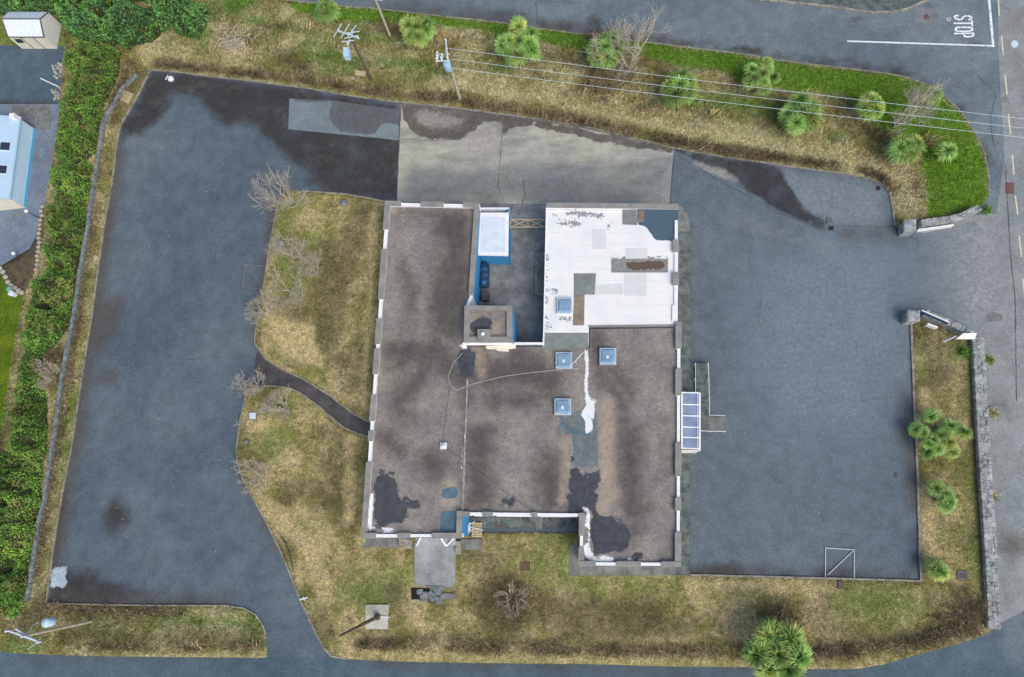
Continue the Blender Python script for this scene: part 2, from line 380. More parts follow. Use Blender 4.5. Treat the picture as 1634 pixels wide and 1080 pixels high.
K_UPW = [(455, 305), (444, 325), (433, 381), (424, 437), (414, 500), (408, 530), (407, 545), (411, 555), (425, 573), (450, 590), (483, 604), (505, 618), (528, 632), (544, 645), (567, 662), (590, 674)]
K_LOW = [(588, 697), (567, 690), (550, 683), (528, 665), (511, 650), (483, 629), (464, 620), (436, 616), (410, 616), (395, 624), (390, 645), (384, 670), (380, 700), (378, 720), (380, 740), (388, 762), (400, 785), (414, 812), (428, 838), (450, 883), (467, 924), (480, 958), (497, 994), (508, 1017), (519, 1035), (530, 1047), (555, 1051)]
LANE_E = [(555, 1051), (594, 1053), (678, 1056), (820, 1058), (939, 1059), (1078, 1063), (1200, 1064), (1289, 1067), (1364, 1067), (1408, 1060), (1464, 1044), (1519, 1030), (1570, 1013), (1583, 1003)]
ROAD_T = [(447, 0), (500, 5), (539, 10), (594, 14), (700, 26), (820, 39), (855, 46), (944, 57), (1078, 74), (1200, 89), (1242, 97), (1325, 107), (1422, 119), (1450, 125), (1481, 137), (1506, 155), (1533, 180), (1553, 208), (1570, 244), (1576, 278), (1578, 312), (1569, 325), (1553, 338)]

# the big sheets
g = sheet('ground', [(-300, -300), (300, -300), (300, 300), (-300, 300)], -.06, M['grass'], 12, {'green': [], 'dark': [], 'tan': []}, world=True)
YS = {'dark': [[(241, 113), (330, 122), (530, 148), (642, 167), (640, 320), (560, 314), (500, 300), (492, 270), (455, 250), (430, 222), (400, 198), (352, 195), (330, 172), (305, 148), (275, 150), (262, 180), (215, 222), (190, 226), (193, 200)],
               [(77, 962), (250, 966), (330, 964), (250, 950), (195, 940), (165, 918), (125, 912), (98, 905), (84, 900)], ('c', 185, 824, 24),
               [(1073, 236), (1220, 260), (1248, 268), (1256, 285), (1272, 325), (1296, 342), (1322, 352), (1330, 369), (1310, 366), (1275, 347), (1240, 330), (1218, 315), (1200, 292), (1160, 264), (1110, 250)],
               ('l', [(1215, 292), (1250, 322), (1290, 350), (1325, 366)], 6), ('l', [(1100, 243), (1180, 256), (1235, 265)], 6), ('l', [(1101, 914), (1340, 919), (1466, 922)], 6), ('l', [(1466, 922), (1464, 820)], 4), ('l', [(100, 787), (78, 955)], 5)],
      'brown': [('l', [(186, 236), (158, 440), (125, 660), (88, 880)], 16), [(150, 480), (195, 470), (192, 520), (165, 560), (140, 560)], ('l', [(380, 700), (395, 780), (440, 870)], 6), ('l', [(410, 540), (440, 330)], 10), ('l', [(75, 958), (360, 962)], 9), ('l', [(1450, 640), (1462, 800)], 11), ('c', 175, 600, 14), ('l', [(1345, 372), (1440, 372)], 5)],
      'pale': [('c', 250, 232, 9), ('c', 212, 222, 9), ('c', 1440, 585, 8), ('l', [(1180, 350), (1330, 400)], 6), ('c', 400, 510, 6)],
      'white': [[(86, 905), (105, 905), (109, 922), (99, 941), (82, 938), (80, 920)]]}
YARD = K_TOP+[(1444, 366), (1447, 496)]+K_RIGHT+[(1480, 1000), (1300, 1046), (900, 1046), (560, 1045), (530, 1048), (426, 1048)]+K_BL[::-1][1:]+K_LEFT[::-1][1:-1]
sheet('yard', YARD, .004, M['yard'], .7, YS)
YS2 = dict(YS, bay=[[(1240, 275), (1400, 293), (1424, 358), (1340, 362), (1270, 330)]], wedge=[[(1078, 246), (1165, 270), (1200, 301), (1120, 272)]], streak=[[(1073, 236), (1133, 248), (1242, 264), (1250, 274), (1262, 300), (1282, 335), (1317, 351), (1329, 371), (1300, 362), (1242, 337), (1195, 305), (1159, 274), (1110, 254)]], dark=[q for q in YS['dark'] if not (q[0] == (1073, 236) or (q[0] == 'l' and q[1][0] in ((1215, 292), (1100, 243))))], gate=[[(1520, 350), (1640, 350), (1640, 540), (1540, 540), (1500, 470), (1505, 400)]], worn=[[(1190, 430), (1330, 380), (1470, 400), (1440, 560), (1400, 700), (1250, 700), (1200, 600)]])
sheet('yard', K_TOP[K_TOP.index((1005, 219)):]+[(1444, 368), (1475, 372), (1520, 362), (1552, 352), (1585, 380), (1594, 440), (1588, 500), (1560, 530), (1530, 520), (1490, 505), (1460, 496)]+K_RIGHT+K_BOT[1:]+[(1040, 916), (1050, 330)], .008, M['yard2'], .7, YS2)
ES = {k: [] for k in ('dark', 'brown', 'pale', 'white')}
LS = dict(ES); LS['pale'] = [('c', 1645, 1022, 38)]; LS['brown'] = [('l', [(40, 1046), (420, 1051)], 3), ('l', [(600, 1057), (1200, 1067), (1370, 1071)], 4)]
sheet('lane', [(-400, 1020), (8, 1040), (427, 1046), (530, 1046), (1570, 990), (2000, 900), (2000, 1140), (1300, 1145), (-400, 1130)], 0, M['lane'], 1.5, LS)
RS = dict(ES); RS['brown'] = [('c', 1612, 870, 22), ('c', 1598, 650, 10), ('c', 1600, 940, 8)]; RS['dark'] = [('c', 1597, 158, 4), ('c', 1599, 280, 4), ('c', 1590, 214, 5), ('c', 1596, 303, 4), ('c', 1596, 520, 3.5)]
RS['pale'] = [[(1612, 985), (1700, 970), (1700, 1060), (1625, 1060), (1606, 1020)]]
sheet('main_road', [(1560, -400), (1760, -400), (1800, 940), (1640, 972), (1608, 988), (1583, 1003), (1440, 496), (1440, 362), (1560, 300), (1592, 100)], .002, M['road'], 1.2, RS)
SS = dict(ES); SS['dark'] = [('l', [(820, 33), (944, 50), (1078, 68), (1200, 82), (1325, 101), (1440, 117), (1500, 143)], 5), ('c', 1362, 33, 6), ('l', [(790, 22), (830, 28)], 7), ('c', 950, 35, 12), ('c', 1548, 66, 5), ('c', 1487, 12, 4), ('l', [(1520, 170), (1533, 178)], 4), ('l', [(1566, 226), (1574, 260)], 4)]
SS['brown'] = [('l', [(600, 8), (820, 33), (1078, 68)], 9)]
sheet('side_road', [(440, -70), (1593, -70), (1593, 83), (1603, 250), (1590, 340), (1545, 345), (1500, 200), (1400, 125), (1242, 100), (820, 42), (447, 3), (430, -20)], .006, M['side'], 1.0, SS)
sheet('apron', [(640, 166), (705, 172), (760, 179), (820, 187), (925, 203), (1005, 221), (1075, 238), (1068, 330), (633, 322)], .010, M['apron'], .5,
      {'dark': [[(640, 164), (820, 184), (1078, 236), (1070, 244), (1005, 234), (950, 226), (925, 217), (850, 202), (815, 203), (803, 216), (803, 195), (780, 193), (765, 200), (735, 222), (690, 223), (660, 212), (645, 190)]],
       'pale': [[(662, 178), (700, 180), (742, 190), (728, 200), (690, 205), (668, 198)], [(740, 220), (790, 196), (800, 240), (740, 250)]],
       'brown': [[(660, 262), (760, 270), (1075, 250), (1070, 330), (640, 322), (645, 280)]]})
sheet('concrete_patch', [(462, 157), (528, 160), (645, 176), (638, 224), (600, 220), (460, 206)], .009, M['patch'], .4,
      {'dark': [[(528, 160), (645, 172), (644, 200), (610, 196), (600, 214), (560, 212), (540, 210), (525, 190)], ('l', [(470, 158), (520, 160)], 4)], 'pale': [], 'brown': [[(455, 150), (650, 170), (640, 230), (455, 210)]]})
sheet('footpath', [(411, 556), (425, 574), (450, 591), (483, 605), (505, 619), (528, 633), (544, 646), (567, 663), (600, 680), (600, 700), (567, 689), (550, 682), (528, 664), (511, 649), (483, 628), (464, 619), (436, 615), (415, 614), (405, 590)], .010, M['pathdark'], .8, {})
sheet('courtyard', [(740, 325), (905, 325), (905, 560), (735, 560)], .014, M['court'], 1, {})
for px, w in (([(639, 172), (633, 320)], .10), ([(1075, 250), (1069, 328)], .13), ([(640, 222), (690, 224), (725, 222)], .05), ([(803, 195), (799, 240), (796, 285), (793, 300)], .06), ([(706, 250), (705, 290)], .03), ([(1078, 246), (1110, 264), (1150, 290), (1195, 312), (1240, 340), (1320, 366)], .07), ([(1332, 360), (1440, 362)], .05), ([(460, 207), (600, 220), (638, 225)], .04), ([(1604, 262), (1612, 400), (1620, 480), (1622, 640)], .06), ([(855, 2), (857, 40)], .06), ([(858, 2), (930, 5)], .05), ([(1458, 380), (1560, 430)], .02)):
    ribbon('joint', px, w, .016, M['cover'], jit=.012)

# pavement north of the side road, driveway and patio of the neighbour
mb = MB(); mb.pxprism([(1212, -60), (1212, 0), (1330, 12), (1390, 20), (1420, 20), (1450, 14), (1480, 0), (1500, -60)], -.05, .12, 0); mb.build('pavement', M['mossy'])['kind'] = 'structure'
kerb([(1212, 0), (1290, 7), (1330, 12), (1390, 20.5), (1420, 20.5), (1450, 14), (1482, -1)], z1=.14, w=.22)
for px in ([(1325, -20), (1327, 11)], [(1391, -20), (1392, 19)]): ribbon('joint', px, .05, .124, M['cover'])
sheet('driveway', [(-80, 70), (104, 74), (98, 166), (-80, 166)], .002, M['lane'], 1.0, dict(ES, dark=[('l', [(0, 166), (95, 166)], 3)]))
sheet('patio', [(-80, 166), (97, 166), (88, 250), (76, 312), (62, 345), (58, 378), (48, 396), (0, 425), (-80, 430)], .006, asphalt('patio_concrete', lin(106, 118, 134), lin(126, 138, 148), []), 1.0, {})
mb = MB()
for x0, x1 in ((20, 56), (59, 81)): mb.rect(x0, 168, x1, 206, 0, .03, 0)
mb.build('paving_slab', M['slab'])['kind'] = 'structure'
sheet('planting_bed', [(3, 424), (48, 397), (58, 378), (64, 345), (70, 345), (62, 430), (40, 470), (36, 466), (18, 450)], .05, M['soil'], .8, {}, thick=.1)

# ------------------------------------------------------------------ grass areas with blades
def relief(poly, z, h, d=2.2, seed=1, und=.05):
    W = Pn(poly)
    def f(pts):
        s = np.clip(-sd_poly(pts, W)/d, 0, 1); s = s*s*(3-2*s)
        return z+s*(h+smoothn(pts, .9, seed)*und+smoothn(pts, 2.4, seed+1)*und*.4)
    return f
def rand_in(W, n):
    W = np.asarray(W); lo, hi = W.min(0), W.max(0); out = []
    got = 0
    while got < n:
        p = RNG.uniform(lo, hi, (int(n*1.6)+50, 2)); p = p[sd_poly(p, W) < 0]; out.append(p); got += len(p)
        if len(p) == 0: break
    return np.vstack(out)[:n]
def blades(name, pts, z, L, w, mat, attrs=None, lean=.8, kind='stuff', parent=None):
    """one bent triangle pair per blade"""
    n = len(pts); a = RNG.uniform(0, 2*np.pi, n); ln = RNG.uniform(L[0], L[1], n); th = RNG.uniform(.15, lean, n)*1.4
    d = np.stack([np.cos(a)*np.sin(th), np.sin(a)*np.sin(th), np.cos(th)], 1)*ln[:, None]
    b2 = a+RNG.uniform(-.9, .9, n)+np.pi/2; s = np.stack([np.cos(b2), np.sin(b2), np.zeros(n)], 1)*(w*RNG.uniform(.6, 1.4, n)/2)[:, None]
    c = np.column_stack([pts, z])
    V = np.empty((n, 4, 3)); V[:, 0] = c-s; V[:, 1] = c+s; mid = c+d*.6; V[:, 2] = mid+s*.7; tip = c+d; tip[:, 2] -= ln*.12; V[:, 3] = tip
    i = np.arange(n)*4; F = np.concatenate([np.stack([i, i+1, i+2], 1), np.stack([i, i+2, i+3], 1)])
    at = {k: np.repeat(v, 4) for k, v in (attrs or {}).items()}; at['rnd'] = np.repeat(RNG.uniform(0, 1, n), 4)
    o0 = wloc(parent) if parent else Vector((0, 0, 0))
    o = link(name, np_mesh(name, V.reshape(-1, 3)-np.array(o0), F, at), mat, parent)
    if kind: o['kind'] = kind
    return o
def grass_area(sname, bname, poly, z, h, mat, st, dens, L, w, d=2.2, seed=1, und=.05, hole=None, label=None, step=.6):
    f = relief(poly, z, h, d, seed, und); st = {k: st.get(k, []) for k in ('green', 'dark', 'tan', 'lush')}
    sheet(sname, poly, z, mat, step, st, hfun=f, thick=z+.05)
    W = Pn(poly); A = abs(sum(W[i][0]*W[(i+1) % len(W)][1]-W[(i+1) % len(W)][0]*W[i][1] for i in range(len(W))))/2
    p = rand_in(W, int(A*dens))
    if hole is not None:
        k = np.ones(len(p), bool)
        for q in hole: k &= sd_poly(p, Pn(q)) > .05
        p = p[k]
    o = blades(bname, p, f(p)-.01, L, w, mat, {k: sdf(p, s) for k, s in st.items()})
    return f

UPPER = K_UPW+[(660, 690), (660, 325)]+K_UP[:-1]
fU = grass_area('lawn', 'grass', UPPER, .08, .08, M['grass'],
    {'green': [('c', 475, 325, 22), ('c', 500, 385, 20), ('l', [(450, 340), (455, 420), (470, 470)], 14), ('c', 480, 445, 18), ('c', 455, 430, 16)],
     'dark': [('l', [(560, 380), (540, 450), (520, 540)], 24), ('c', 575, 345, 22), ('l', [(525, 400), (520, 470), (545, 440)], 20), ('l', [(450, 510), (490, 500)], 14), ('l', [(545, 570), (560, 610)], 12)],
     'tan': [('l', [(597, 340), (592, 450), (580, 650)], 6), [(425, 500), (500, 520), (520, 590), (450, 570)]]}, 330, (.08, .2), .03, seed=3)
SOUTH = K_LOW[:-1]+LANE_E+[(1578, 870), (1566, 700), (1556, 541), (1530, 530), (1462, 508)]+K_RIGHT[1:]+K_BOT[1:]+[(1095, 905), (1095, 850), (640, 850), (640, 705)]
PITS = [[(655, 936), (728, 936), (728, 964), (655, 964)], [(583, 962), (625, 962), (622, 1005), (583, 1003)], [(660, 855), (730, 855), (730, 936), (660, 936)], [(905, 870), (1105, 870), (1105, 920), (905, 920)], [(575, 850), (770, 850), (770, 878), (575, 878)], [(740, 820), (930, 820), (930, 846), (740, 846)]]
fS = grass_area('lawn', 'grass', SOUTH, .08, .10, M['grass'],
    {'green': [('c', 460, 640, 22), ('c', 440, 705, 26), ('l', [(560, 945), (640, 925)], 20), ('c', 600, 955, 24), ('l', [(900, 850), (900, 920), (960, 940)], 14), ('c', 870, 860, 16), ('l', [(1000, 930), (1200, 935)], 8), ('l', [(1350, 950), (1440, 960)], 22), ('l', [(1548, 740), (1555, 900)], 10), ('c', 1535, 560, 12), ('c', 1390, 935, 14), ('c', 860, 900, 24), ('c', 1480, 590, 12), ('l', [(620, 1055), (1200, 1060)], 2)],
     'dark': [('l', [(570, 1022), (700, 1018), (820, 1026), (1040, 1030), (1190, 1035)], 6), ('c', 460, 790, 18), ('l', [(520, 740), (560, 830), (500, 780)], 14), ('l', [(870, 970), (1040, 985)], 22), ('l', [(900, 1010), (1100, 1000)], 12), ('c', 1245, 990, 30), ('l', [(1280, 1035), (1440, 1022), (1560, 985)], 12), ('l', [(1545, 600), (1550, 700), (1558, 860)], 5), ('c', 1495, 600, 22), ('c', 810, 960, 45), ('c', 700, 950, 18), ('c', 630, 945, 14)],  # dark also paints the shade north of the bottom hedge and biggest palm
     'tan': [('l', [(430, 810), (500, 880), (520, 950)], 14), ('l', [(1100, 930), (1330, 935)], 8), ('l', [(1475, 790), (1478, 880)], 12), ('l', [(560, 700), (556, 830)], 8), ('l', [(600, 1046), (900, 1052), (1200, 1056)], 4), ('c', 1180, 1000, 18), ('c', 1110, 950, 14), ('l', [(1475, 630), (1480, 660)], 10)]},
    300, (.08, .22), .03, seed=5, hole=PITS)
BANK = K_TOP+[(1442, 366), (1500, 356)]+ROAD_T[::-1]+[(430, -80), (90, -80), (104, 74), (150, 62), (195, 84), (192, 118)]
LUSH = [[(440, -10), (447, 2), (820, 41), (1078, 76), (1242, 99), (1422, 121), (1481, 139), (1533, 182), (1570, 246), (1578, 312), (1565, 330), (1480, 350), (1473, 290), (1470, 262), (1455, 230), (1400, 195), (1340, 150), (1270, 150), (1200, 140), (1140, 115), (1070, 108), (1030, 92), (900, 82), (850, 62), (760, 50), (640, 40), (600, 40), (540, 36), (480, 25)], ('l', [(1110, 165), (1230, 170)], 14), ('c', 560, 105, 12), ('l', [(500, 75), (540, 95)], 10), ('c', 330, 25, 25), ('c', 380, 5, 30), ('c', 1400, 205, 14), ('l', [(410, 35), (520, 60)], 8)]
fB = grass_area('grass_bank', 'grass', BANK, .08, .35, M['bank'],
    {'lush': LUSH[:1], 'green': LUSH[1:]+[('l', [(470, 95), (700, 110)], 8), ('c', 800, 118, 14), ('c', 1010, 175, 10), ('c', 1190, 215, 12), ('c', 1250, 215, 10), ('c', 1330, 225, 8), ('c', 330, 60, 16), ('l', [(560, 60), (640, 70)], 8)], 'dark': [('l', [(250, 105), (330, 112), (500, 132), (640, 152), (740, 165), (850, 180), (930, 195), (1010, 212), (1080, 228), (1220, 250), (1330, 266)], 6), ('c', 395, 68, 12), ('l', [(460, 100), (490, 115)], 12), ('l', [(640, 60), (600, 45)], 10), ('c', 1255, 165, 12), ('c', 940, 150, 30), ('l', [(215, 110), (195, 150)], 14)],
     'tan': [('l', [(740, 130), (900, 160), (1090, 200), (1300, 240), (1440, 285)], 20), ('c', 380, 90, 25), ('l', [(240, 80), (300, 90)], 14), ('c', 1440, 320, 18)]}, 170, (.1, .32), .035, d=2.0, seed=9, und=.12)
LEFT = K_LEFT+K_BL[1:]+[(420, 1049), (178, 1047), (44, 1043), (8, 1040), (-70, 1036), (-70, 720), (0, 706), (8, 650), (22, 564), (39, 470), (60, 431), (74, 312), (86, 250), (97, 167), (104, 75), (150, 62), (195, 84), (215, 110)]
fL = grass_area('grass_verge', 'grass', LEFT, .08, .12, M['bank'],
    {'green': [('l', [(250, 990), (330, 985), (400, 990)], 7), ('l', [(20, 1030), (60, 1035)], 8), ('l', [(120, 640), (100, 760)], 4)], 'dark': [('l', [(75, 968), (260, 975)], 8), ('l', [(100, 1012), (400, 1020)], 7), ('l', [(75, 962), (40, 1000)], 18), ('l', [(165, 230), (60, 930)], 6), ('l', [(235, 115), (180, 190)], 14), ('l', [(150, 350), (142, 420)], 6)], 'tan': [('l', [(300, 975), (390, 982)], 6), ('l', [(200, 1045), (420, 1046)], 3)]}, 220, (.1, .3), .035, d=1.2, seed=13, und=.08)
GARDEN = [(-90, 440), (0, 428), (18, 452), (36, 468), (39, 470), (22, 564), (8, 650), (0, 706), (-90, 730)]
grass_area('garden_lawn', 'grass', GARDEN, .04, .03, M['lush'], {'tan': [('c', 8, 545, 14), ('c', 4, 600, 10)]}, 250, (.05, .1), .03, seed=17)

# kerbs
kerb(K_TOP); kerb(K_LEFT, z1=.14); kerb(K_BL[:-1]); kerb(K_RIGHT, w=.2); kerb(K_BOT, w=.16); kerb(K_UP); kerb(K_UPW); kerb(K_LOW); kerb(ROAD_T[:-2], w=.12, z1=.12)

# ------------------------------------------------------------------ road markings
def mark(name, mb, mat='paint'): o = mb.build(name, M[mat]); o['kind'] = 'structure'; return o
def line_mb(a, b, w, z=.011):
    A, B = np.array(P(*a)), np.array(P(*b)); d = B-A; d /= np.hypot(*d); n = np.array([-d[1], d[0]])*w/2
    return MB().prism([tuple(A+n), tuple(B+n), tuple(B-n), tuple(A-n)], z-.004, z)
mark('road_marking', line_mb((1352, 65.5), (1583, 73), .17)); mark('road_marking', line_mb((1578, -3), (1585, 75), .22))
for a, b in (((1592.5, -6), (1594.5, 25)), ((1598, 57), (1601, 88)), ((1603.5, 119), (1607, 151)), ((1609, 182), (1612.5, 214)), ((1615, 246), (1618, 279)), ((1620, 312), (1624, 343)), ((1626, 376), (1630, 410)), ((1632, 444), (1636, 478))):
    mark('edge_dash', line_mb(a, b, .12), 'cpaint')
n = NT('worn_road_paint'); e = n.rng(n.noise(4, 5, .75), .36, .5)
M['worn'] = n.out(n.mix(e, lin(112, 118, 130), lin(232, 234, 236)), .8)
def strokes(lines, w, mat):
    mb = MB(); k = 0
    for L in lines:
        Q = [np.array(P(1505+x*70/1080, 10+y*70/1080)) for x, y in L]
        for i, (a, b_) in enumerate(zip(Q[:-1], Q[1:])):
            d = (b_-a)/max(np.hypot(*(b_-a)), 1e-6); a2 = a-d*w*.35; b2 = b_+d*w*.35; n_ = np.array([-d[1], d[0]])*w/2; k += 1; z = .0105+k*.00012
            mb.add([(*(a2+n_), z), (*(a2-n_), z), (*(b2-n_), z), (*(b2+n_), z)], [(0, 1, 2, 3)])
    return mb.build('road_marking', mat)
so = strokes([[(370, 232), (305, 228), (278, 255), (315, 303), (385, 328), (450, 322), (500, 262), (560, 236), (640, 240), (695, 272), (690, 312), (635, 326)],
              [(272, 417), (705, 417)], [(712, 362), (712, 482)],
              [(350, 612), (305, 588), (310, 540), (370, 518), (650, 518), (715, 545), (722, 585), (660, 606), (520, 618), (350, 612)],
              [(280, 670), (730, 664)], [(505, 680), (532, 745), (600, 752), (690, 745), (742, 715), (742, 662)]], .165, M['worn'])
so['kind'] = 'structure'; so['label'] = 'white worn STOP lettering on the side road'
ring = strokes([[(135+42*math.cos(i*.524), 312+42*math.sin(i*.524)) for i in range(13)]], .06, M['worn']); ring['kind'] = 'structure'

# ------------------------------------------------------------------ school building
ZR = 3.6; ZP = 4.0
o = P3(800, 700, 0)
bld = thing('school_building', 'low flat-roofed school with white parapets, gravel roofs and a white painted hall roof', 'building', (o.x, o.y, 0))
FOOT = [(614, 322), (765, 323), (756, 470), (749, 486), (745, 549), (866, 549), (939, 551), (939, 521), (1086, 519), (1087, 905), (925, 905), (926, 823), (737, 823), (737, 859), (576, 859)]
def wpoly(px, z): return [P(x, y, z) for x, y in px]
def inset(W, d):
    W = np.array(W); n = len(W); a = sum(W[i][0]*W[(i+1) % n][1]-W[(i+1) % n][0]*W[i][1] for i in range(n)); s = 1 if a > 0 else -1; out = []
    for i in range(n):
        e0 = W[i]-W[i-1]; e1 = W[(i+1) % n]-W[i]; e0 /= np.hypot(*e0); e1 /= np.hypot(*e1)
        n0 = np.array([-e0[1], e0[0]])*s; n1 = np.array([-e1[1], e1[0]])*s; b = n0+n1; k = max(n0 @ n1+1, .15); out.append(tuple(W[i]+b*d/k))
    return out
FW = wpoly(FOOT, ZP)
MB().prism(inset(FW, .12), -.05, ZR-.02).build('wall', M['whitewall'], bld)
rn = NT('gravel_felt')
col = rn.mix(rn.rng(rn.noise(.35, 4, .55), .35, .65), lin(126, 121, 116), lin(142, 136, 127))
col = rn.mix(rn.rng(rn.noise(.5, 5, .6, 12), .5, .72, 0, .6), col, lin(112, 104, 100))
col = rn.scale(col, rn.rng(rn.noise(1.6, 5, .7, 3), .25, .75, .86, 1.14))
col = rn.scale(col, rn.rng(rn.noise(4.5, 6, .9, 13), .3, .7, .74, 1.26)); col = rn.scale(col, rn.rng(rn.noise(8, 3, .75, 3), .25, .75, .78, 1.22)); col = rn.scale(col, rn.rng(rn.noise(22, 2, .8, 5), .25, .75, .7, 1.3))
ro = .9
for i, (a, c, soft, amp, nsc, st) in enumerate((('damp', lin(74, 68, 64), 1.2, 2.0, .6, .8), ('sand', lin(166, 150, 132), .45, .8, .9, .62), ('felt', lin(104, 114, 114), .05, .12, 1.5, .95), ('wet', lin(62, 67, 73), .10, .8, 1.1, .92), ('teal', lin(78, 106, 122), .05, .2, 1.5, .9), ('white', lin(226, 228, 228), .04, .14, 4, .95))):
    col, f = rn.stain(col, a, rn.scale(c[:3], rn.rng(rn.noise(1.7, 6, .7, i*9+77), .28, .72, .72 if a != 'white' else .95, 1.32 if a != 'white' else 1.05)), soft, amp, nsc, st, i*9+1, 11 if a in ('damp', 'sand') else 5, .8 if a in ('damp', 'sand') else .6)
M['roof'] = rn.out(col, ro, rn.noise(18, 3, .8), .02, .2)
RST = {'damp': [('l', [(640, 420), (660, 470), (650, 520)], 8), ('l', [(640, 575), (690, 560), (735, 600)], 20), ('l', [(610, 690), (640, 720)], 10), ('l', [(800, 640), (850, 630), (880, 600)], 14), ('l', [(955, 540), (960, 600), (990, 640)], 12), ('l', [(1010, 850), (1030, 800)], 8), [(700, 335), (753, 335), (750, 470), (735, 500), (730, 560), (690, 520), (680, 470), (690, 430), (705, 400), (690, 370)], ('l', [(622, 560), (700, 560), (640, 640)], 16), [(742, 680), (785, 670), (790, 810), (742, 815)], [(860, 720), (900, 720), (905, 810), (870, 815), (845, 770)], ('l', [(760, 600), (830, 590), (880, 610)], 22), ('l', [(830, 565), (860, 590)], 18), ('c', 790, 640, 20), [(990, 660), (1025, 680), (1030, 840), (995, 830), (985, 740)], ('l', [(960, 560), (1000, 620)], 14), ('c', 640, 660, 18), ('l', [(650, 340), (740, 345)], 6), ('c', 690, 740, 22), ('l', [(745, 640), (770, 560)], 10)],
       'sand': [('l', [(902, 705), (903, 740), (898, 800)], 6), ('l', [(970, 640), (968, 720), (970, 760), (965, 800), (955, 812)], 10), ('l', [(720, 770), (715, 800)], 8), ('l', [(765, 560), (768, 600)], 6), ('c', 975, 790, 12)],
       'felt': [[(912, 655), (952, 655), (955, 745), (915, 745)], [(885, 690), (898, 668), (914, 662), (914, 694)]],
       'wet': [[(602, 756), (606, 750), (611, 752), (616, 752), (630, 752), (631, 764), (638, 784), (640, 800), (650, 798), (668, 800), (672, 808), (660, 814), (648, 822), (640, 832), (625, 838), (600, 842), (597, 800)], [(912, 700), (918, 745), (930, 760), (956, 745), (955, 790), (950, 812), (938, 818), (905, 816), (910, 760)], [(941, 810), (955, 822), (975, 822), (1000, 836), (1006, 850), (1000, 872), (990, 884), (944, 884), (940, 850)], [(1013, 884), (1024, 876), (1030, 880), (1024, 888), (1008, 890)], [(795, 795), (810, 791), (824, 796), (815, 806), (798, 807)], [(730, 560), (760, 552), (755, 600), (735, 608)]],
       'teal': [[(704, 816), (728, 816), (727, 850), (701, 850)], [(706, 780), (730, 775), (730, 795), (705, 796)], ('l', [(890, 660), (912, 690), (950, 692)], 3), ('l', [(936, 745), (936, 810)], 2)],
       'white': [('l', [(594, 790), (590, 830), (592, 848)], 3), ('l', [(600, 845), (628, 847)], 3.5), ('l', [(935, 553), (937, 590), (934, 630)], 2.6), ('l', [(936, 630), (940, 655), (950, 635)], 3), [(928, 655), (950, 650), (950, 664), (926, 664)], [(934, 666), (946, 666), (946, 692), (934, 692)], ('l', [(936, 815), (936, 880), (945, 890), (975, 891)], 4.5), ('l', [(1000, 891), (1022, 891)], 2.5), ('l', [(741, 660), (737, 770)], 1), ('c', 740, 552, 6), ('c', 932, 812, 3)]}
RST = {k: v for k, v in RST.items()}
rf = sheet('roof', inset(FW, .13), ZR, M['roof'], .45, RST, kind=None, world=True, parent=bld, zp=ZR)
def edge(A, B, s0, s1, o0, o1, z0, z1, ax):
    """stretch of parapet on the edge A-B (photo px at parapet height); s = range along axis ax, o = px offsets inwards"""
    def at(s, o):
        if ax == 'y': t = (s-A[1])/(B[1]-A[1]); return P(A[0]+(B[0]-A[0])*t+o, s, ZP)
        t = (s-A[0])/(B[0]-A[0]); return P(s, A[1]+(B[1]-A[1])*t+o, ZP)
    return MB().prism([at(s0, o0), at(s1, o0), at(s1, o1), at(s0, o1)], z0, z1)
EDGES = [  # line, axis, inward sign, coping width, [(start, end, 'g' coping on a raised pier / 'w' white painted parapet)]
 ((614, 321), (575.5, 859), 'y', 1, 9, [(321, 366, 'g'), (366, 397, 'w'), (397, 477, 'g'), (477, 508, 'w'), (508, 549, 'g'), (549, 556, 'w'), (556, 597, 'g'), (597, 630, 'w'), (630, 672, 'g'), (672, 687, 'w'), (687, 704, 'g'), (704, 737, 'w'), (737, 849, 'g')]),
 ((614, 320), (765, 323), 'x', 1, 8, [(614, 640, 'g'), (640, 671, 'w'), (671, 708, 'g'), (708, 739, 'w'), (739, 765, 'g')]),
 ((765, 331), (756, 470), 'y', -1, 8.5, [(332, 470, 'g')]), ((756, 471), (750, 486), 'y', -1, 7, [(471, 486, 'w')]),
 ((575, 859), (737, 859), 'x', -1, 9, [(575, 600, 'g'), (600, 634, 'w'), (634, 655, 'g'), (655, 689, 'w'), (689, 737, 'g')]),
 ((738, 815), (737, 850), 'y', -1, 9, [(815, 850, 'g')]),
 ((737, 824), (926, 826), 'x', -1, 8, [(738, 750, 'g'), (750, 770, 'w'), (770, 787, 'g'), (787, 848, 'w'), (848, 858, 'g'), (858, 924, 'w')]),
 ((924, 818), (923, 896), 'y', 1, 9, [(818, 855, 'g'), (855, 873, 'w'), (873, 894, 'g')]),
 ((924, 904), (1087, 905), 'x', -1, 9, [(924, 951, 'g'), (951, 984, 'w'), (984, 1023, 'g'), (1023, 1056, 'w'), (1056, 1087, 'g')]),
 ((1088, 512), (1087, 896), 'y', -1, 10, [(513, 556, 'g'), (556, 588, 'w'), (588, 631, 'g'), (631, 706, 'w'), (706, 760, 'g'), (760, 794, 'w'), (794, 815, 'g'), (815, 849, 'w'), (849, 895, 'g')]),
 ((1084, 333), (1083, 511), 'y', -1, 10, [(350, 382, 'w'), (382, 402, 'g'), (402, 434, 'w'), (434, 455, 'g'), (455, 486, 'w'), (486, 511, 'W')]),
 ((872, 323), (1083, 325), 'x', 1, 8, [(872, 976, 'g'), (976, 1017, 'g'), (1017, 1056, 'g'), (1056, 1083, 'g')]),
]
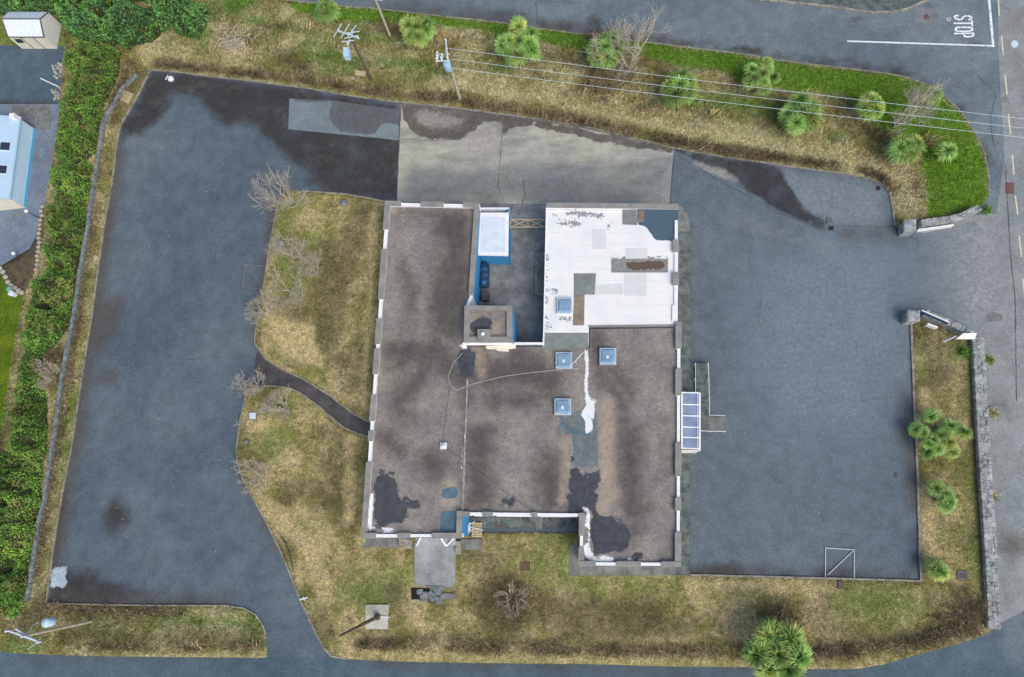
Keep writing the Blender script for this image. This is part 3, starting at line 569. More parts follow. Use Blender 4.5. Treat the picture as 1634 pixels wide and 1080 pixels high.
for A, B, ax, sg, w, segs in EDGES:
    for s0, s1, k in segs:
        if k == 'g':
            edge(A, B, s0, s1, 1.2*sg, (w-1.2)*sg, ZR-.6, ZP-.07, ax).build('pier', M['whitewall'], bld)
            edge(A, B, s0+.15, s1-.15, 0, w*sg, ZP-.07, ZP+random.uniform(0, .015), ax).build('coping', M['coping'], bld)
        else: edge(A, B, s0, s1, 1.8*sg, ((w if k == 'W' else 6.8))*sg, ZR-.6, ZP-.16, ax).build('parapet', M['white'], bld)
# white felt hall roof
HALL = [(872, 325), (1083, 327), (1082, 520), (940, 520), (940, 551), (867, 549)]
HW = wpoly(HALL, 3.8); MB().prism(inset(HW, .1), -.05, 3.66).build('wall', M['whitewall'], bld)
hn = NT('white_felt')
col = hn.mix(hn.rng(hn.noise(.5, 4, .6), .4, .7), lin(230, 228, 224), lin(218, 220, 218))
col = hn.scale(col, hn.rng(hn.noise(4, 4, .7, 4, (.25, 4, 1)), .25, .8, .95, 1.03))
for i, (a, c, soft, amp, nsc, st) in enumerate((('mark', lin(92, 98, 104), .04, .75, 4.5, .75), ('lav', lin(212, 220, 232), .03, .05, 2, .8), ('teal', lin(74, 94, 108), .03, .1, 1.5, 1), ('felt', lin(118, 124, 120), .02, .06, 1.5, 1), ('rusty', lin(122, 110, 96), .05, .2, 1.5, .9))):
    col, f = hn.stain(col, a, c, soft, amp, nsc, st, i*6)
M['hall'] = hn.out(col, .7, hn.noise(6, 4), .012, .3)
hr = sheet('roof', inset(HW, .02), 3.69, M['hall'], .35, {
    'mark': [('l', [(880, 341), (884, 345)], 2), ('l', [(905, 338), (960, 344)], 4), ('l', [(895, 354), (925, 357)], 4), ('l', [(872, 400), (870, 545)], 1.2), ('c', 883, 465, 5), ('c', 874, 415, 2), ('l', [(890, 508), (912, 508)], 2), ('c', 972, 361, 3), ('c', 875, 520, 3), ('l', [(974, 412), (1066, 412)], 1.5), ('c', 980, 468, 1), ('c', 912, 497, 2)],
    'lav': [], 'teal': [[(1017, 320), (1090, 320), (1090, 385), (1045, 383), (1040, 375), (1030, 361), (1017, 358)]], 'felt': [], 'rusty': []}, kind=None, world=True, parent=bld, zp=3.69)
_ = dict(**{
    'lav': [[(945, 366), (967, 366), (967, 397), (945, 397)], [(998, 396), (1033, 396), (1033, 413), (998, 413)], [(996, 436), (1032, 436), (1032, 472), (996, 472)], [(950, 455), (994, 452), (994, 470), (950, 470)]],
    'teal': [[(1017, 320), (1090, 320), (1090, 385), (1045, 383), (1040, 375), (1030, 361), (1017, 358)]],
    'felt': [[(993, 325), (1017, 325), (1017, 359), (993, 358)], [(915.5, 436), (951, 436), (949, 470), (915.5, 470)], [(866, 531), (939, 531), (939, 556), (864, 556)]],
    'rusty': [[(915.5, 470), (933, 470), (932, 519), (914, 519)], [(1000, 334), (1014, 334), (1014, 354), (1000, 354)], [(1020, 336), (1028, 336), (1028, 354), (1018, 354)]]})
M['felt_pale'] = simple('pale_felt', lin(208, 208, 206), .7, .06, 1.5); M['felt_grey'] = simple('grey_felt', lin(126, 132, 128), .85, .2, 1.5); M['felt_brown'] = simple('worn_felt', lin(136, 124, 110), .85, .3, 1.2, grime=lin(112, 116, 112))
for kk, mm in (('lav', 'felt_pale'), ('felt', 'felt_grey'), ('rusty', 'felt_brown')):
    for pp in _[kk]: MB().pxprism([(min(x, 1080), max(y, 334)) for x, y in pp] if kk != 'lav' else pp, 3.68, 3.698+random.uniform(0, .004), 3.69).build('roof_patch', M[mm], bld)
M['seam'] = simple('felt_seam', lin(216, 218, 218), .7, .1, 2)
for i in range(9): ribbon('felt_seam', [(872, 352+i*19), (975, 352.5+i*19), (1012 if i < 2 else 1078, 353+i*19)] if not 408 < 352+i*19 < 438 else [(872, 352+i*19), (972, 352+i*19)], .05, 3.6935, M['seam'], None, .01, bld, 3.69)
hr['label'] = 'white painted felt roof with grey patches'
# recessed gutter box on the hall roof
b = MB(); z = 3.75
for r in ((976, 413, 1066, 415), (976, 432.5, 1066, 434.5), (976, 415, 977.5, 432.5), (1064.5, 415, 1066, 432.5)): b.rect(*r, 3.69, z)
b.build('roof_trough', M['coping'], bld)
tr = NT('rusty_sludge'); c_, _ = tr.stain(tr.scale(lin(132, 134, 132)[:3], tr.rng(tr.noise(5, 4), .3, .7, .8, 1.2)), 'rust', lin(92, 74, 62), .04, .35, 2.5, .95)
sheet('trough_bed', [(977.5, 415), (1064.5, 415), (1064.5, 432.5), (977.5, 432.5)], 3.697, tr.out(c_, .7), .3, {'rust': [[(998, 418), (1062, 416), (1060, 429), (1010, 431), (998, 427)]]}, kind=None, parent=bld, zp=3.7)
edge((872, 325), (867, 550), 326, 550, -1, 1.2, 3.4, 3.74, 'y').build('roof_edge', M['white'], bld)
edge((872, 325), (1082, 328), 873, 990, 7.5, 9, 3.69, 3.76, 'x').build('roof_edge', M['white'], bld)
b = MB(); b.pxprism([(939, 519), (1078, 517.5), (1078, 520), (939, 521.5)], 3.6, 3.74, 3.7); b.build('roof_edge', M['coping'], bld)
# rooflights
def rooflight(cx, cy, s, z):
    k = MB().rect(cx-s-1.5, cy-s-1.5, cx+s+1.5, cy+s+1.5, z, z+.12).build('rooflight', M['white' if z > 3.65 else 'coping'], bld)
    W = wpoly([(cx-s, cy-s), (cx+s, cy-s), (cx+s, cy+s), (cx-s, cy+s)], z+.3); I = inset(W, .2)
    mb = MB(); v = [(p[0], p[1], z+.12) for p in W]+[(p[0], p[1], z+.34) for p in W]+[(p[0], p[1], z+.48) for p in I]
    f = [(4, 5, 6, 7), (8, 9, 10, 11)][1:]+[(a, (a+1) % 4, 4+(a+1) % 4, 4+a) for a in range(4)]+[(4+a, 4+(a+1) % 4, 8+(a+1) % 4, 8+a) for a in range(4)]
    f = [tuple(reversed(q)) for q in f]
    mb.add(v, f); mb.build('dome', M['dome'], k)
    rb = MB()
    for i in range(4):
        a, c = Vector((*W[i], z+.34)), Vector((*W[(i+1) % 4], z+.34)); rb.beam(a, c, .05, .05)
        rb.beam(a, Vector((*I[i], z+.48)), .035, .035)
    rb.build('frame', M['metal'], k)
    if z < 3.65:
        c = P(cx-.5, cy+1, z+.5); MB().prism([(c[0]-.09, c[1]-.13), (c[0]+.09, c[1]-.13), (c[0]+.09, c[1]+.13), (c[0]-.09, c[1]+.13)], z+.47, z+.5).build('label_plate', M['white'], k)
for c in ((901, 488, 11.5, 3.69), (900, 575, 12.5, ZR), (970, 568.5, 12.5, ZR), (898, 649, 12.5, ZR)): rooflight(*c)
b = MB()
for i in range(22):
    y0 = 606+i*9.6; f_ = lambda y: 746-(y-600)*8/218+random.uniform(-.5, .5); b.beam(P3(f_(y0), y0, ZR+.03), P3(f_(y0+9), y0+9.3, ZR+.03), random.uniform(.12, .2), .09)
b.build('roof_joint', simple('flaking_joint', lin(150, 148, 144), .85, .35, 2, grime=lin(216, 216, 212)), bld)
# small cowl and aerial, slack cable
c = P(707, 711, 3.9); b = MB().prism([(c[0]-.28, c[1]-.28), (c[0]+.28, c[1]-.28), (c[0]+.28, c[1]+.28), (c[0]-.28, c[1]+.28)], ZR, 3.8); v_ = b.build('roof_vent', M['palemetal'], bld)
MB().lathe(c, [(.17, 3.8), (.19, 3.95), (.12, 4.02), (.01, 4.04)], 14).build('cowl', M['metal'], v_)
a = MB(); p0 = P3(916, 588, ZR); top = P3(919, 578, 4.6); a.tube([(top.x, top.y, ZR), top], .03, 6); a.beam(P3(911, 584, 4.5), P3(931, 562, 4.5), .04)
for t in (.2, .45, .7, .9):
    q = P3(911, 584, 4.5).lerp(P3(931, 562, 4.5), t); d = Vector((.25, .22, 0)); a.beam(q-d, q+d, .03)
a.build('aerial', M['palemetal'], bld)
MB().tube([P3(x, y, ZR+.03) for x, y in ((738, 563), (724, 578), (715, 600), (718, 615), (728, 622), (760, 611), (800, 601), (850, 594), (900, 589), (925, 588))], .015, 5).build('cable', M['palemetal'], bld)
MB().tube([P3(x, y, ZR+.02) for x, y in ((718, 615), (712, 660), (707, 700))], .014, 5).build('cable', M['cover'], bld)
MB().tube([P3(x, y, ZR+.02) for x, y in ((712, 716), (742, 734), (800, 780), (848, 814))], .012, 5).build('cable', M['cover'], bld)
# tank tower
TW = [(741, 487), (817, 488), (818, 545), (740, 545)]; ZT = 5.0
MB().prism(inset(wpoly(TW, ZT), .1), -.05, ZT-.3).build('tower', M['whitewall'], bld); twr = bpy.data.objects['tower']
TI = [(749.5, 495), (808.5, 495.5), (808.5, 537), (749, 537)]; TO = wpoly(TW, ZT); TIw = wpoly(TI, ZT)
for i in range(4):
    j = (i+1) % 4; MB().prism([TO[i], TO[j], TIw[j], TIw[i]], ZT-.34, ZT).build('coping', M['coping'], twr)
rt = sheet('tower_roof', inset(TIw, -.02), ZT-.28, M['roof'], .4, {'damp': [], 'sand': [('c', 790, 525, 8)], 'felt': [], 'wet': [[(753, 515), (765, 505), (785, 506), (788, 515), (782, 535), (753, 537)]], 'teal': [], 'white': []}, kind=None, world=True, parent=twr, zp=ZT-.28)
MB().rect(762, 525, 782, 544, ZT-.28, ZT+.12).build('chimney', M['coping'], twr)
cc = P(770, 532, ZT+.3); MB().lathe(cc, [(.16, ZT+.12), (.18, ZT+.3), (.12, ZT+.4), (.01, ZT+.43)], 14).build('cowl', M['white'], twr)
def panel(a, b, z0, z1, t, mat, name='wall', zp=ZP, lab=None):
    A, B = np.array(P(*a, zp)), np.array(P(*b, zp)); d = B-A; n = np.array([-d[1], d[0]])/np.hypot(*d)*t
    return MB().prism([tuple(A), tuple(B), tuple(B+n), tuple(A+n)], z0, z1).build(name, M[mat], bld, lab)
panel((763, 330), (754.5, 471), 0, ZR+.25, .06, 'blue', lab='blue painted courtyard wall')
panel((816.3, 489), (817.2, 544), 0, ZT-.35, .06, 'blue', zp=ZT, lab='blue painted tower wall')
panel((735.8, 824), (735.5, 857), 0, ZR, .05, 'blue', lab='blue painted wall beside the entrance')
# white ledge below the tower and along the courtyard
b = MB(); b.pxprism([(738, 546), (868, 546), (868, 549.5), (738, 550)], ZR, 3.86, 3.86); b.build('parapet', M['white'], bld)
b = MB(); b.pxprism([(775, 552), (823, 550), (823, 556), (812, 557), (812, 561), (795, 560), (790, 557), (777, 557)], ZR, 3.63, ZR); b.build('roof_patch', M['cream'], bld)
# blue boiler house
b = MB().pxprism([(766, 341), (811, 341), (810, 405), (764, 404)], -.05, 2.78, 2.9); b.build('boiler_house', M['blue'], bld); bh = bpy.data.objects['boiler_house']
MB().pxprism([(765, 339), (812, 339), (811, 408), (763, 407)], 2.78, 2.9).build('roof', M['white'], bh)
MB().pxprism([(768, 346), (806, 346), (806, 402), (767, 402)], 2.9, 2.915).build('roof_felt', simple('pale_blue_felt', lin(206, 216, 226), .7, .1, 1), bh)
MB().pxprism([(766, 331), (812, 331), (812, 333), (766, 333)], -.05, 2.9).build('screen_wall', M['whitewall'], bh)
MB().pxprism([(809.5, 333), (812, 333), (812, 339), (809.5, 339)], -.05, 2.9).build('screen_wall', M['blue'], bh)
# glazed porch on the east side
pz = 2.75; b = MB()
ys = [626, 645, 663, 681, 697.5, 715]; X0, X1 = 1087, 1116.5
b.beam(P3(X0+1, 626, 2.95), P3(X0+1, 716, 2.95), .12); b.beam(P3(X1, 627, pz), P3(X1, 718, pz), .14)
for x, y in ((X1, 627), (X1, 718)):
    q = P3(x, y, pz); b.beam((q.x, q.y, 0), q, .1)
b.beam(P3(X1-3.2, 627, pz+.07), P3(X1-3.2, 718, pz+.07), .05)
pf = b.build('glazed_porch', M['white'], bld)
for y in ys: MB().beam(P3(X0, y, 2.96), P3(X1, y+.8, pz+.03), .09, .06).build('glazing_bar', M['white'], pf)
for y0, y1 in zip(ys[:-1], ys[1:]):
    v = [P3(X0+1, y0+.8, 2.93), P3(X1, y0+1.2, pz), P3(X1, y1, pz), P3(X0+1, y1-.6, 2.93)]; v += [p-Vector((0, 0, .02)) for p in v]
    MB().add(v, [(3, 2, 1, 0), (4, 5, 6, 7)]+[(i, (i+1) % 4, 4+(i+1) % 4, 4+i) for i in range(4)]).build('pane', M['glass'], pf)
for y in (627, 718):
    A, B = P3(X0-5, y, pz), P3(X1, y, pz); MB().prism([(A.x, A.y+.03), (B.x, B.y+.03), (B.x, B.y-.03), (A.x, A.y-.03)], 0, pz-.08).build('side_panel', M['white'], pf)
A, B = P3(X1, 630, pz), P3(X1, 716, pz); MB().prism([(A.x-.01, A.y), (B.x-.01, B.y), (B.x-.05, B.y), (A.x-.05, A.y)], .3, pz-.08).build('pane', M['glass'], pf)
# windows: below the white stretches of parapet
def window(A, B, s0, s1, ax, sg):
    t = lambda s: (s-A[1])/(B[1]-A[1]) if ax == 'y' else (s-A[0])/(B[0]-A[0])
    q = lambda s: np.array(P(A[0]+(B[0]-A[0])*t(s) if ax == 'y' else s, s if ax == 'y' else A[1]+(B[1]-A[1])*t(s), ZP))
    a, c = q(s0), q(s1); d = (c-a)/np.hypot(*(c-a)); n = np.array([-d[1], d[0]]); ctr = np.array(wloc(bld)[:2]); n = n if n @ (a-ctr) > 0 else -n
    a = a-n*.11; c = c-n*.11; fr = MB()
    pr = lambda u, v, z0, z1, t0, t1: MB().prism([tuple(u+n*t0), tuple(v+n*t0), tuple(v+n*t1), tuple(u+n*t1)], z0, z1)
    f = MB()
    for m in (pr(a, c, .95, 1.03, -.02, .1), pr(a, c, 2.6, 2.68, -.02, .08), pr(a, a+d*.08, 1.03, 2.6, -.02, .08), pr(c-d*.08, c, 1.03, 2.6, -.02, .08), pr((a+c)/2-d*.03, (a+c)/2+d*.03, 1.03, 2.6, -.02, .07)): f.add(m.v, m.f)
    w = f.build('window', M['white'], bld); pr(a+d*.08, c-d*.08, 1.03, 2.6, -.02, .03).build('pane', M['window'], w)
for A, B, ax, sg, w, segs in (EDGES[0], EDGES[1], EDGES[4], EDGES[6], EDGES[8], EDGES[9]):
    for s0, s1, k in segs:
        if k == 'w' and s1-s0 > 14 and not (s0 == 631) and not (s0 == 655): window(A, B, s0+2, s1-2, ax, sg)
# entrance canopy struts on the south side
b = MB()
ent = MB().pxprism([(664, 858.5), (727, 858.5), (727, 870), (664, 870)], 2.45, 2.53).build('canopy', simple('grey_canopy_sheet', lin(156, 160, 162), .7, .2, 2), bld)
for (x0, y0), (x1, y1) in (((671, 858), (665, 871)), ((704, 859), (712, 871)), ((724, 859), (713, 871))): MB().beam(P3(x0, y0, 2.95), P3(x1, y1, 2.56), .12).build('strut', M['white'], ent)
panel((668, 857), (722, 857), 0, 2.3, -.05, 'blue', 'door', ZP, 'blue double entrance door')

# ------------------------------------------------------------------ paved strips round the building
def slabs(path_px, w, n, z, mat, name='perimeter_path'):
    """row of cast slabs; each a piece of its own under the strip's bedding"""
    (x0, y0), (x1, y1) = path_px; vert = abs(y1-y0) > abs(x1-x0)
    r = (lambda a, b, o0, o1: [(x0+o0, a), (x0+o1, a), (x0+o1, b), (x0+o0, b)]) if vert else (lambda a, b, o0, o1: [(a, y0+o0), (b, y0+o0), (b, y0+o1), (a, y0+o1)])
    s0, s1 = (y0, y1) if vert else (x0, x1)
    base = MB().pxprism(r(s0, s1, 0, w), -.05, z-.03, 0).build(name, M['pathdark']); base['kind'] = 'structure'
    for i in range(n):
        a, c = s0+(s1-s0)*i/n, s0+(s1-s0)*(i+1)/n
        MB().pxprism(r(a+.3, c-.3, .3, w-.3), z-.03, z+random.uniform(0, .015), 0).build('paving_slab', M[mat], base)
slabs([(1078, 370), (1078, 506)], 24, 4, .12, 'mossy'); slabs([(1078, 506), (1078, 625)], 25, 4, .12, 'mossy'); slabs([(1078, 716), (1078, 918)], 23, 6, .12, 'mossy')
slabs([(576, 858), (660, 858)], 15.5, 4, .2, 'slab'); slabs([(734, 860), (770, 860)], 17, 1, .2, 'slab')
slabs([(924, 900), (1078, 900)], 18, 4, .2, 'slab'); slabs([(908, 868), (908, 918)], 15, 2, .2, 'slab'); slabs([(748, 825), (926, 825)], 17, 4, .19, 'mossy')
b = MB().pxprism([(1070, 325), (1081, 327), (1090, 333), (1098, 344), (1100, 360), (1100, 370), (1070, 370)], -.05, .13, 0).build('perimeter_path', M['slab']); b['kind'] = 'structure'
b = MB().pxprism([(858, 824), (866, 824), (865, 845), (855, 845)], -.05, .22, 0).build('perimeter_path', M['slab']); b['kind'] = 'structure'
hd = MB().pxprism([(662, 866), (728, 866), (727, 925), (723, 936), (668, 934), (663, 925)], -.05, .27, 0).build('hardstand', simple('pale_concrete', lin(150, 154, 152), .9, .35, .7, fine=8)); hd['kind'] = 'structure'

# ------------------------------------------------------------------ small built things around the building
def at(x, y, z=0): return P3(x, y, z)
t = thing('concrete_ramp', 'concrete access ramp with pale handrails beside the glazed porch', 'ramp', at(1122, 640))
MB().pxprism([(1112, 579), (1130, 579), (1130, 664), (1130, 690), (1112, 690)], 0, .55).build('ramp_deck', M['mossy'], t)
for i in range(6):
    x = 1130+i*4.2; MB().pxprism([(x, 664), (x+4, 664), (x+4, 688), (x, 688)], 0, .5-i*.08).build('step', M['slab'], t)
def rail(px, z0, z1, r, parent, mat='palemetal', name='handrail'):
    b = MB(); pts = [P3(x, y, z1) for x, y in px]; b.tube(pts, r, 6)
    for (x, y), p in zip(px, pts): b.tube([(p.x, p.y, z0), p], r*.9, 6)
    return b.build(name, M[mat], parent)
rail([(1110, 579), (1110, 603), (1110, 626)], .1, 1.3, .035, t); rail([(1130, 579), (1131, 605), (1132, 635), (1132, 661)], .1, 1.3, .035, t); rail([(1132, 662), (1157, 663)], .1, 1.25, .03, t); rail([(1117, 687), (1135, 688), (1158, 688)], .1, 1.25, .035, t)

t = thing('yard_gate', 'yellowish braced metal gate closing the courtyard', 'gate', at(842, 356))
for y in (350.5, 362.5): MB().beam(P3(814, y, 1.2), P3(871, y-.5, 1.2), .09, .06).build('rail', M['palwood'], t)
for x in (814, 842.5, 871): MB().beam(P3(x, 350.5, 1.2), P3(x, 362.5, 1.2), .09, .06).build('crossbar', M['palwood'], t)
for x0, x1 in ((815, 842), (843, 870)):
    MB().beam(P3(x0, 351, 1.22), P3(x1, 362, 1.22), .06, .05).build('brace', M['palwood'], t); MB().beam(P3(x0, 362, 1.17), P3(x1, 351, 1.17), .06, .05).build('brace', M['palwood'], t)
for x in (815, 870):
    for y in (351, 362): p = P3(x, y, 1.2); MB().beam((p.x, p.y, 0), p, .08).build('post', M['palwood'], t)

t = thing('oil_tank', 'dark blue ribbed oil tank standing against the blue courtyard wall', 'tank', at(776, 441))
a, b_ = P3(773, 420, .95), P3(772.5, 459, .95); d = (b_-a)
pts = [a+d*k for k in (0, .03, .1, .2, .22, .28, .3, .45, .47, .53, .55, .7, .72, .78, .8, .9, .97, 1)]
MB().tube(pts, [.2, .4, .5, .5, .54, .54, .5, .5, .54, .54, .5, .5, .54, .54, .5, .5, .4, .2], 16).build('tank_body', M['bluedark'], t)
mid = a+d*.85; MB().lathe((mid.x, mid.y), [(.14, 1.4), (.15, 1.52), (.01, 1.54)], 12).build('filler_cap', M['blue'], t)
for k in (.2, .8): q = a+d*k; MB().prism([(q.x-.4, q.y-.15), (q.x+.4, q.y-.15), (q.x+.4, q.y+.15), (q.x-.4, q.y+.15)], 0, .52).build('plinth', M['slab'], t)
t = thing('storage_bin', 'small dark blue bin below the oil tank', 'bin', at(776, 470))
MB().rect(769, 464, 779, 478, 0, .8).build('bin_body', M['bluedark'], t); MB().rect(768.4, 463.4, 779.6, 478.6, .8, .88).build('lid', M['cover'], t)
t = thing('concrete_bench', 'low concrete ledge along the white hall in the courtyard', 'ledge', at(862, 436))
MB().rect(856, 402, 870, 467, 0, .5).build('ledge_top', M['slab'], t); MB().rect(854, 402, 856.6, 470, 0, .58).build('ledge_kerb', M['kerb'], t); MB().rect(857, 467, 870, 470, 0, .58).build('ledge_kerb', M['kerb'], t)

def goal(name, label, pts, braces, z=.08, mat='palemetal'):
    c = P3(*pts[1]); t = thing(name, label, 'goal', (c.x, c.y, 0), 'goal frames in the school yard')
    for a, b in zip(pts[:-1], pts[1:]): MB().tube([P3(*a, z), P3(*b, z)], .03, 8).build('bar', M[mat], t)
    for a, b in braces: MB().tube([P3(*a, z), P3(*b, z+.03)], .026, 8).build('brace', M[mat], t)
goal('goal_frame', 'white goal frame lying by the bottom kerb of the right-hand yard', [(1317, 922), (1317, 874), (1363, 877), (1363, 925)], [((1361, 879), (1321, 917))])
goal('goal_frame', 'thin goal frame lying beside the bare trees of the left yard', [(427, 424), (392, 422), (387, 457), (410, 460)], [((399, 431), (411, 447))], mat='coping')

def pallet(label, px, z, tilt=0.0):
    c = P3(*px[0], z); W = [P3(x, y, z) for x, y in px]; ctr = sum(W, Vector())/4; t = thing('pallet', label, 'pallet', (ctr.x, ctr.y, 0), 'wooden pallets')
    zz = lambda u: z+tilt*u
    n = 9
    for i in range(n):
        u = (i+.5)/n; a = W[0].lerp(W[1], u); b = W[3].lerp(W[2], u); a.z = zz(u); b.z = zz(u); MB().beam(a, b, (W[1]-W[0]).length/n*.68, .025).build('board', M['palwood'], t)
    for u in (.05, .5, .95):
        a = W[0].lerp(W[3], u); b = W[1].lerp(W[2], u); a.z = zz(0)-.07; b.z = zz(1)-.07; MB().beam(a, b, .1, .1).build('bearer', M['wood'], t)
pallet('pale pallet lying in the weeds at the top of the left stone wall', [(190, 139), (213, 150), (205, 166), (184, 155)], .3)
pallet('pale pallet leaning against the wall beside the entrance', [(769, 833.5), (769, 857), (753, 857), (752, 834)], .4, .0)
t = thing('broken_chair', 'white broken frame lying beside the entrance pallet', 'frame', at(749, 845))
MB().pxprism([(744, 846), (750, 832), (751, 848), (747, 852)], .5, .56).build('panel', M['palemetal'], t)
for a, b in (((748, 840), (771, 846)), ((750, 836), (758, 832)), ((748, 850), (757, 843))): MB().beam(P3(*a, .62), P3(*b, .62), .05).build('rail', M['palemetal'], t)
t = thing('plank', 'short reddish plank on the path in front of the middle block', 'plank', at(794, 839)); MB().beam(P3(788, 838, .24), P3(801, 841, .24), .12, .04).build('board', M['rust'], t)
for i, (r, lab) in enumerate((((637, 860, 647, 874), 'larger tan block left of the entrance canopy'), ((648, 861, 656.5, 875), 'narrower tan block next to the entrance canopy'), ((727, 864, 735, 884), 'tan block right of the entrance hardstand'))):
    c = P3((r[0]+r[2])/2, (r[1]+r[3])/2); t = thing('stone_planter', lab, 'planter', (c.x, c.y, 0), 'tan blocks by the entrance')
    MB().rect(*r, .15, .62).build('block', simple('tan_block', lin(150, 138, 116), .9, .3, 3), t); MB().rect(r[0]-.4, r[1]-.4, r[2]+.4, r[1]+7, .62, .7).build('cap_stone', M['kerb'], t); MB().rect(r[0]-.4, r[1]+7.4, r[2]+.4, r[3]+.4, .62, .69).build('cap_stone', M['kerb'], t)

def rubble(poly, n, s, z, mat, name, parent, kind='stuff', flat=.5, seed=0):
    W = Pn(poly); pts = rand_in(W, n); mb = MB(); rr = random.Random(seed)
    for p in pts:
        a = rr.uniform(0, 3.14); l = rr.uniform(*s)/2; w = l*rr.uniform(.5, .9); h = l*rr.uniform(flat*.6, flat*1.4); zz = z+rr.uniform(0, .06)
        c, sn = math.cos(a), math.sin(a); q = [(p[0]+(x*c-y*sn)*l, p[1]+(x*sn+y*c*w/l)*l) for x, y in ((-1, -.7), (.1, -1), (1, -.4), (.9, .7), (-.2, 1), (-1, .5))]
        mb.prism(q, zz-.1, zz+h)
    o = mb.build(name, M[mat], parent)
    if kind: o['kind'] = kind
    return o
t = thing('broken_steps', 'broken sunken steps with dark hole and rubble below the hardstand', 'steps', at(690, 950))
MB().pxprism([(657, 937), (690, 938), (688, 950), (680, 956), (657, 956)], .1, .2, 0).build('pit_shade', M['dark'], t)  # flat dark block, the shade of the hole is put into its colour
MB().pxprism([(688, 938), (727, 938), (726, 962), (690, 962), (676, 957), (682, 950)], .1, .19, 0).build('broken_base', M['soil'], t)
for px in ([(680, 934), (712, 935), (711, 941), (690, 940)], [(702, 946), (727, 946), (727, 955), (706, 954)], [(694, 958), (708, 955), (706, 964), (698, 963)]): MB().pxprism(px, .1, .33, 0).build('step', M['slab'], t)
rubble([(668, 942), (712, 940), (708, 958), (672, 957)], 60, (.12, .4), .2, 'stoneblue', 'rubble', t)
t = thing('flagpole', 'tall dark tapered pole standing on a square pale concrete slab', 'pole', at(603, 983))
MB().pxprism([(585, 964), (622, 964), (620, 1003), (585, 1002)], 0, .35, 0).build('base_slab', simple('pale_slab', lin(186, 184, 170), .9, .25, 1, grime=lin(140, 140, 90)), t)
p = P3(605, 983); MB().tube([(p.x, p.y, .3), (p.x, p.y, 5), (p.x, p.y, 10)], [.17, .13, .08], 12).build('shaft', M['poledark'], t); MB().tube([(p.x, p.y, .35), (p.x, p.y, .7)], .26, 12).build('collar', M['cover'], t)
MB().beam(P3(606, 984, .5), P3(623, 985, .5), .06).build('stay_bar', M['palemetal'], t)

# covers, drains
def cover(label, px, mat, rim=None, z=.2, name='manhole_cover'):
    c = P3(sum(p[0] for p in px)/len(px), sum(p[1] for p in px)/len(px)); t = thing(name, label, 'cover', (c.x, c.y, 0), 'covers and drains set in the ground')
    MB().pxprism(px, -.03, z, 0).build('frame', M[rim or 'slab'], t)
    W = inset([P(*p) for p in px], .1); MB().prism(W, z, z+.015).build('plate', M[mat], t)
sq = lambda x, y, a, b: [(x-a, y-b), (x+a, y-b), (x+a, y+b), (x-a, y+b)]
cover('pale square cover in the grass left of the building', sq(405, 664, 6.5, 6.5), 'metal', z=.24)
cover('square concrete-rimmed cover in the grass near the lower right corner', sq(1534, 918, 8.5, 7), 'cover', z=.26)
cover('small brown cover against the kerb below the goal frame', sq(1340, 933, 4.5, 6), 'rust', 'cover', z=.24)
cover('reddish square cover in the grass south of the middle block', sq(838, 903, 8, 7), 'rust', 'soil', z=.24)
cover('small drain in the right yard near the planting strip', sq(1429, 758, 3, 5), 'cover', 'cover', z=.012)
cover('drain at the tip of the long dark stain', sq(1326, 364, 5, 4), 'dark', 'cover', z=.02)
cover('small drain in the rounded upper right corner of the yard', sq(1401, 300, 4, 4), 'dark', 'cover', z=.012)
cover('red cover set in a square concrete patch of the side road', [(1478+4.5*math.cos(i*.524), 27+4.5*math.sin(i*.524)) for i in range(12)], 'rust', 'rust', z=.02)
cover('round cover in the main road beside the top edge dash', [(1619+6*math.cos(i*.524), 70+6*math.sin(i*.524)) for i in range(12)], 'metal', 'metal', z=.008)
cover('square reddish patch cover between two edge dashes', sq(1611, 300, 7, 9), 'rust', 'rust', z=.006)
cover('small square cover in the neighbour patio', sq(26, 343, 4, 3.5), 'slab', 'slab', z=.012)
cover('small grate near the lane bottom edge', sq(1332, 1071, 4, 2), 'dark', 'cover', z=.008)
sheet('concrete_patch', sq(1478, 28, 20, 16), .010, simple('patch_asphalt', lin(116, 122, 124), .9, .3, 1), 2, {})
sheet('concrete_patch', [(1573, 502), (1580, 497), (1600, 502), (1598, 512), (1576, 513)], .010, M['slab'], 2, {})

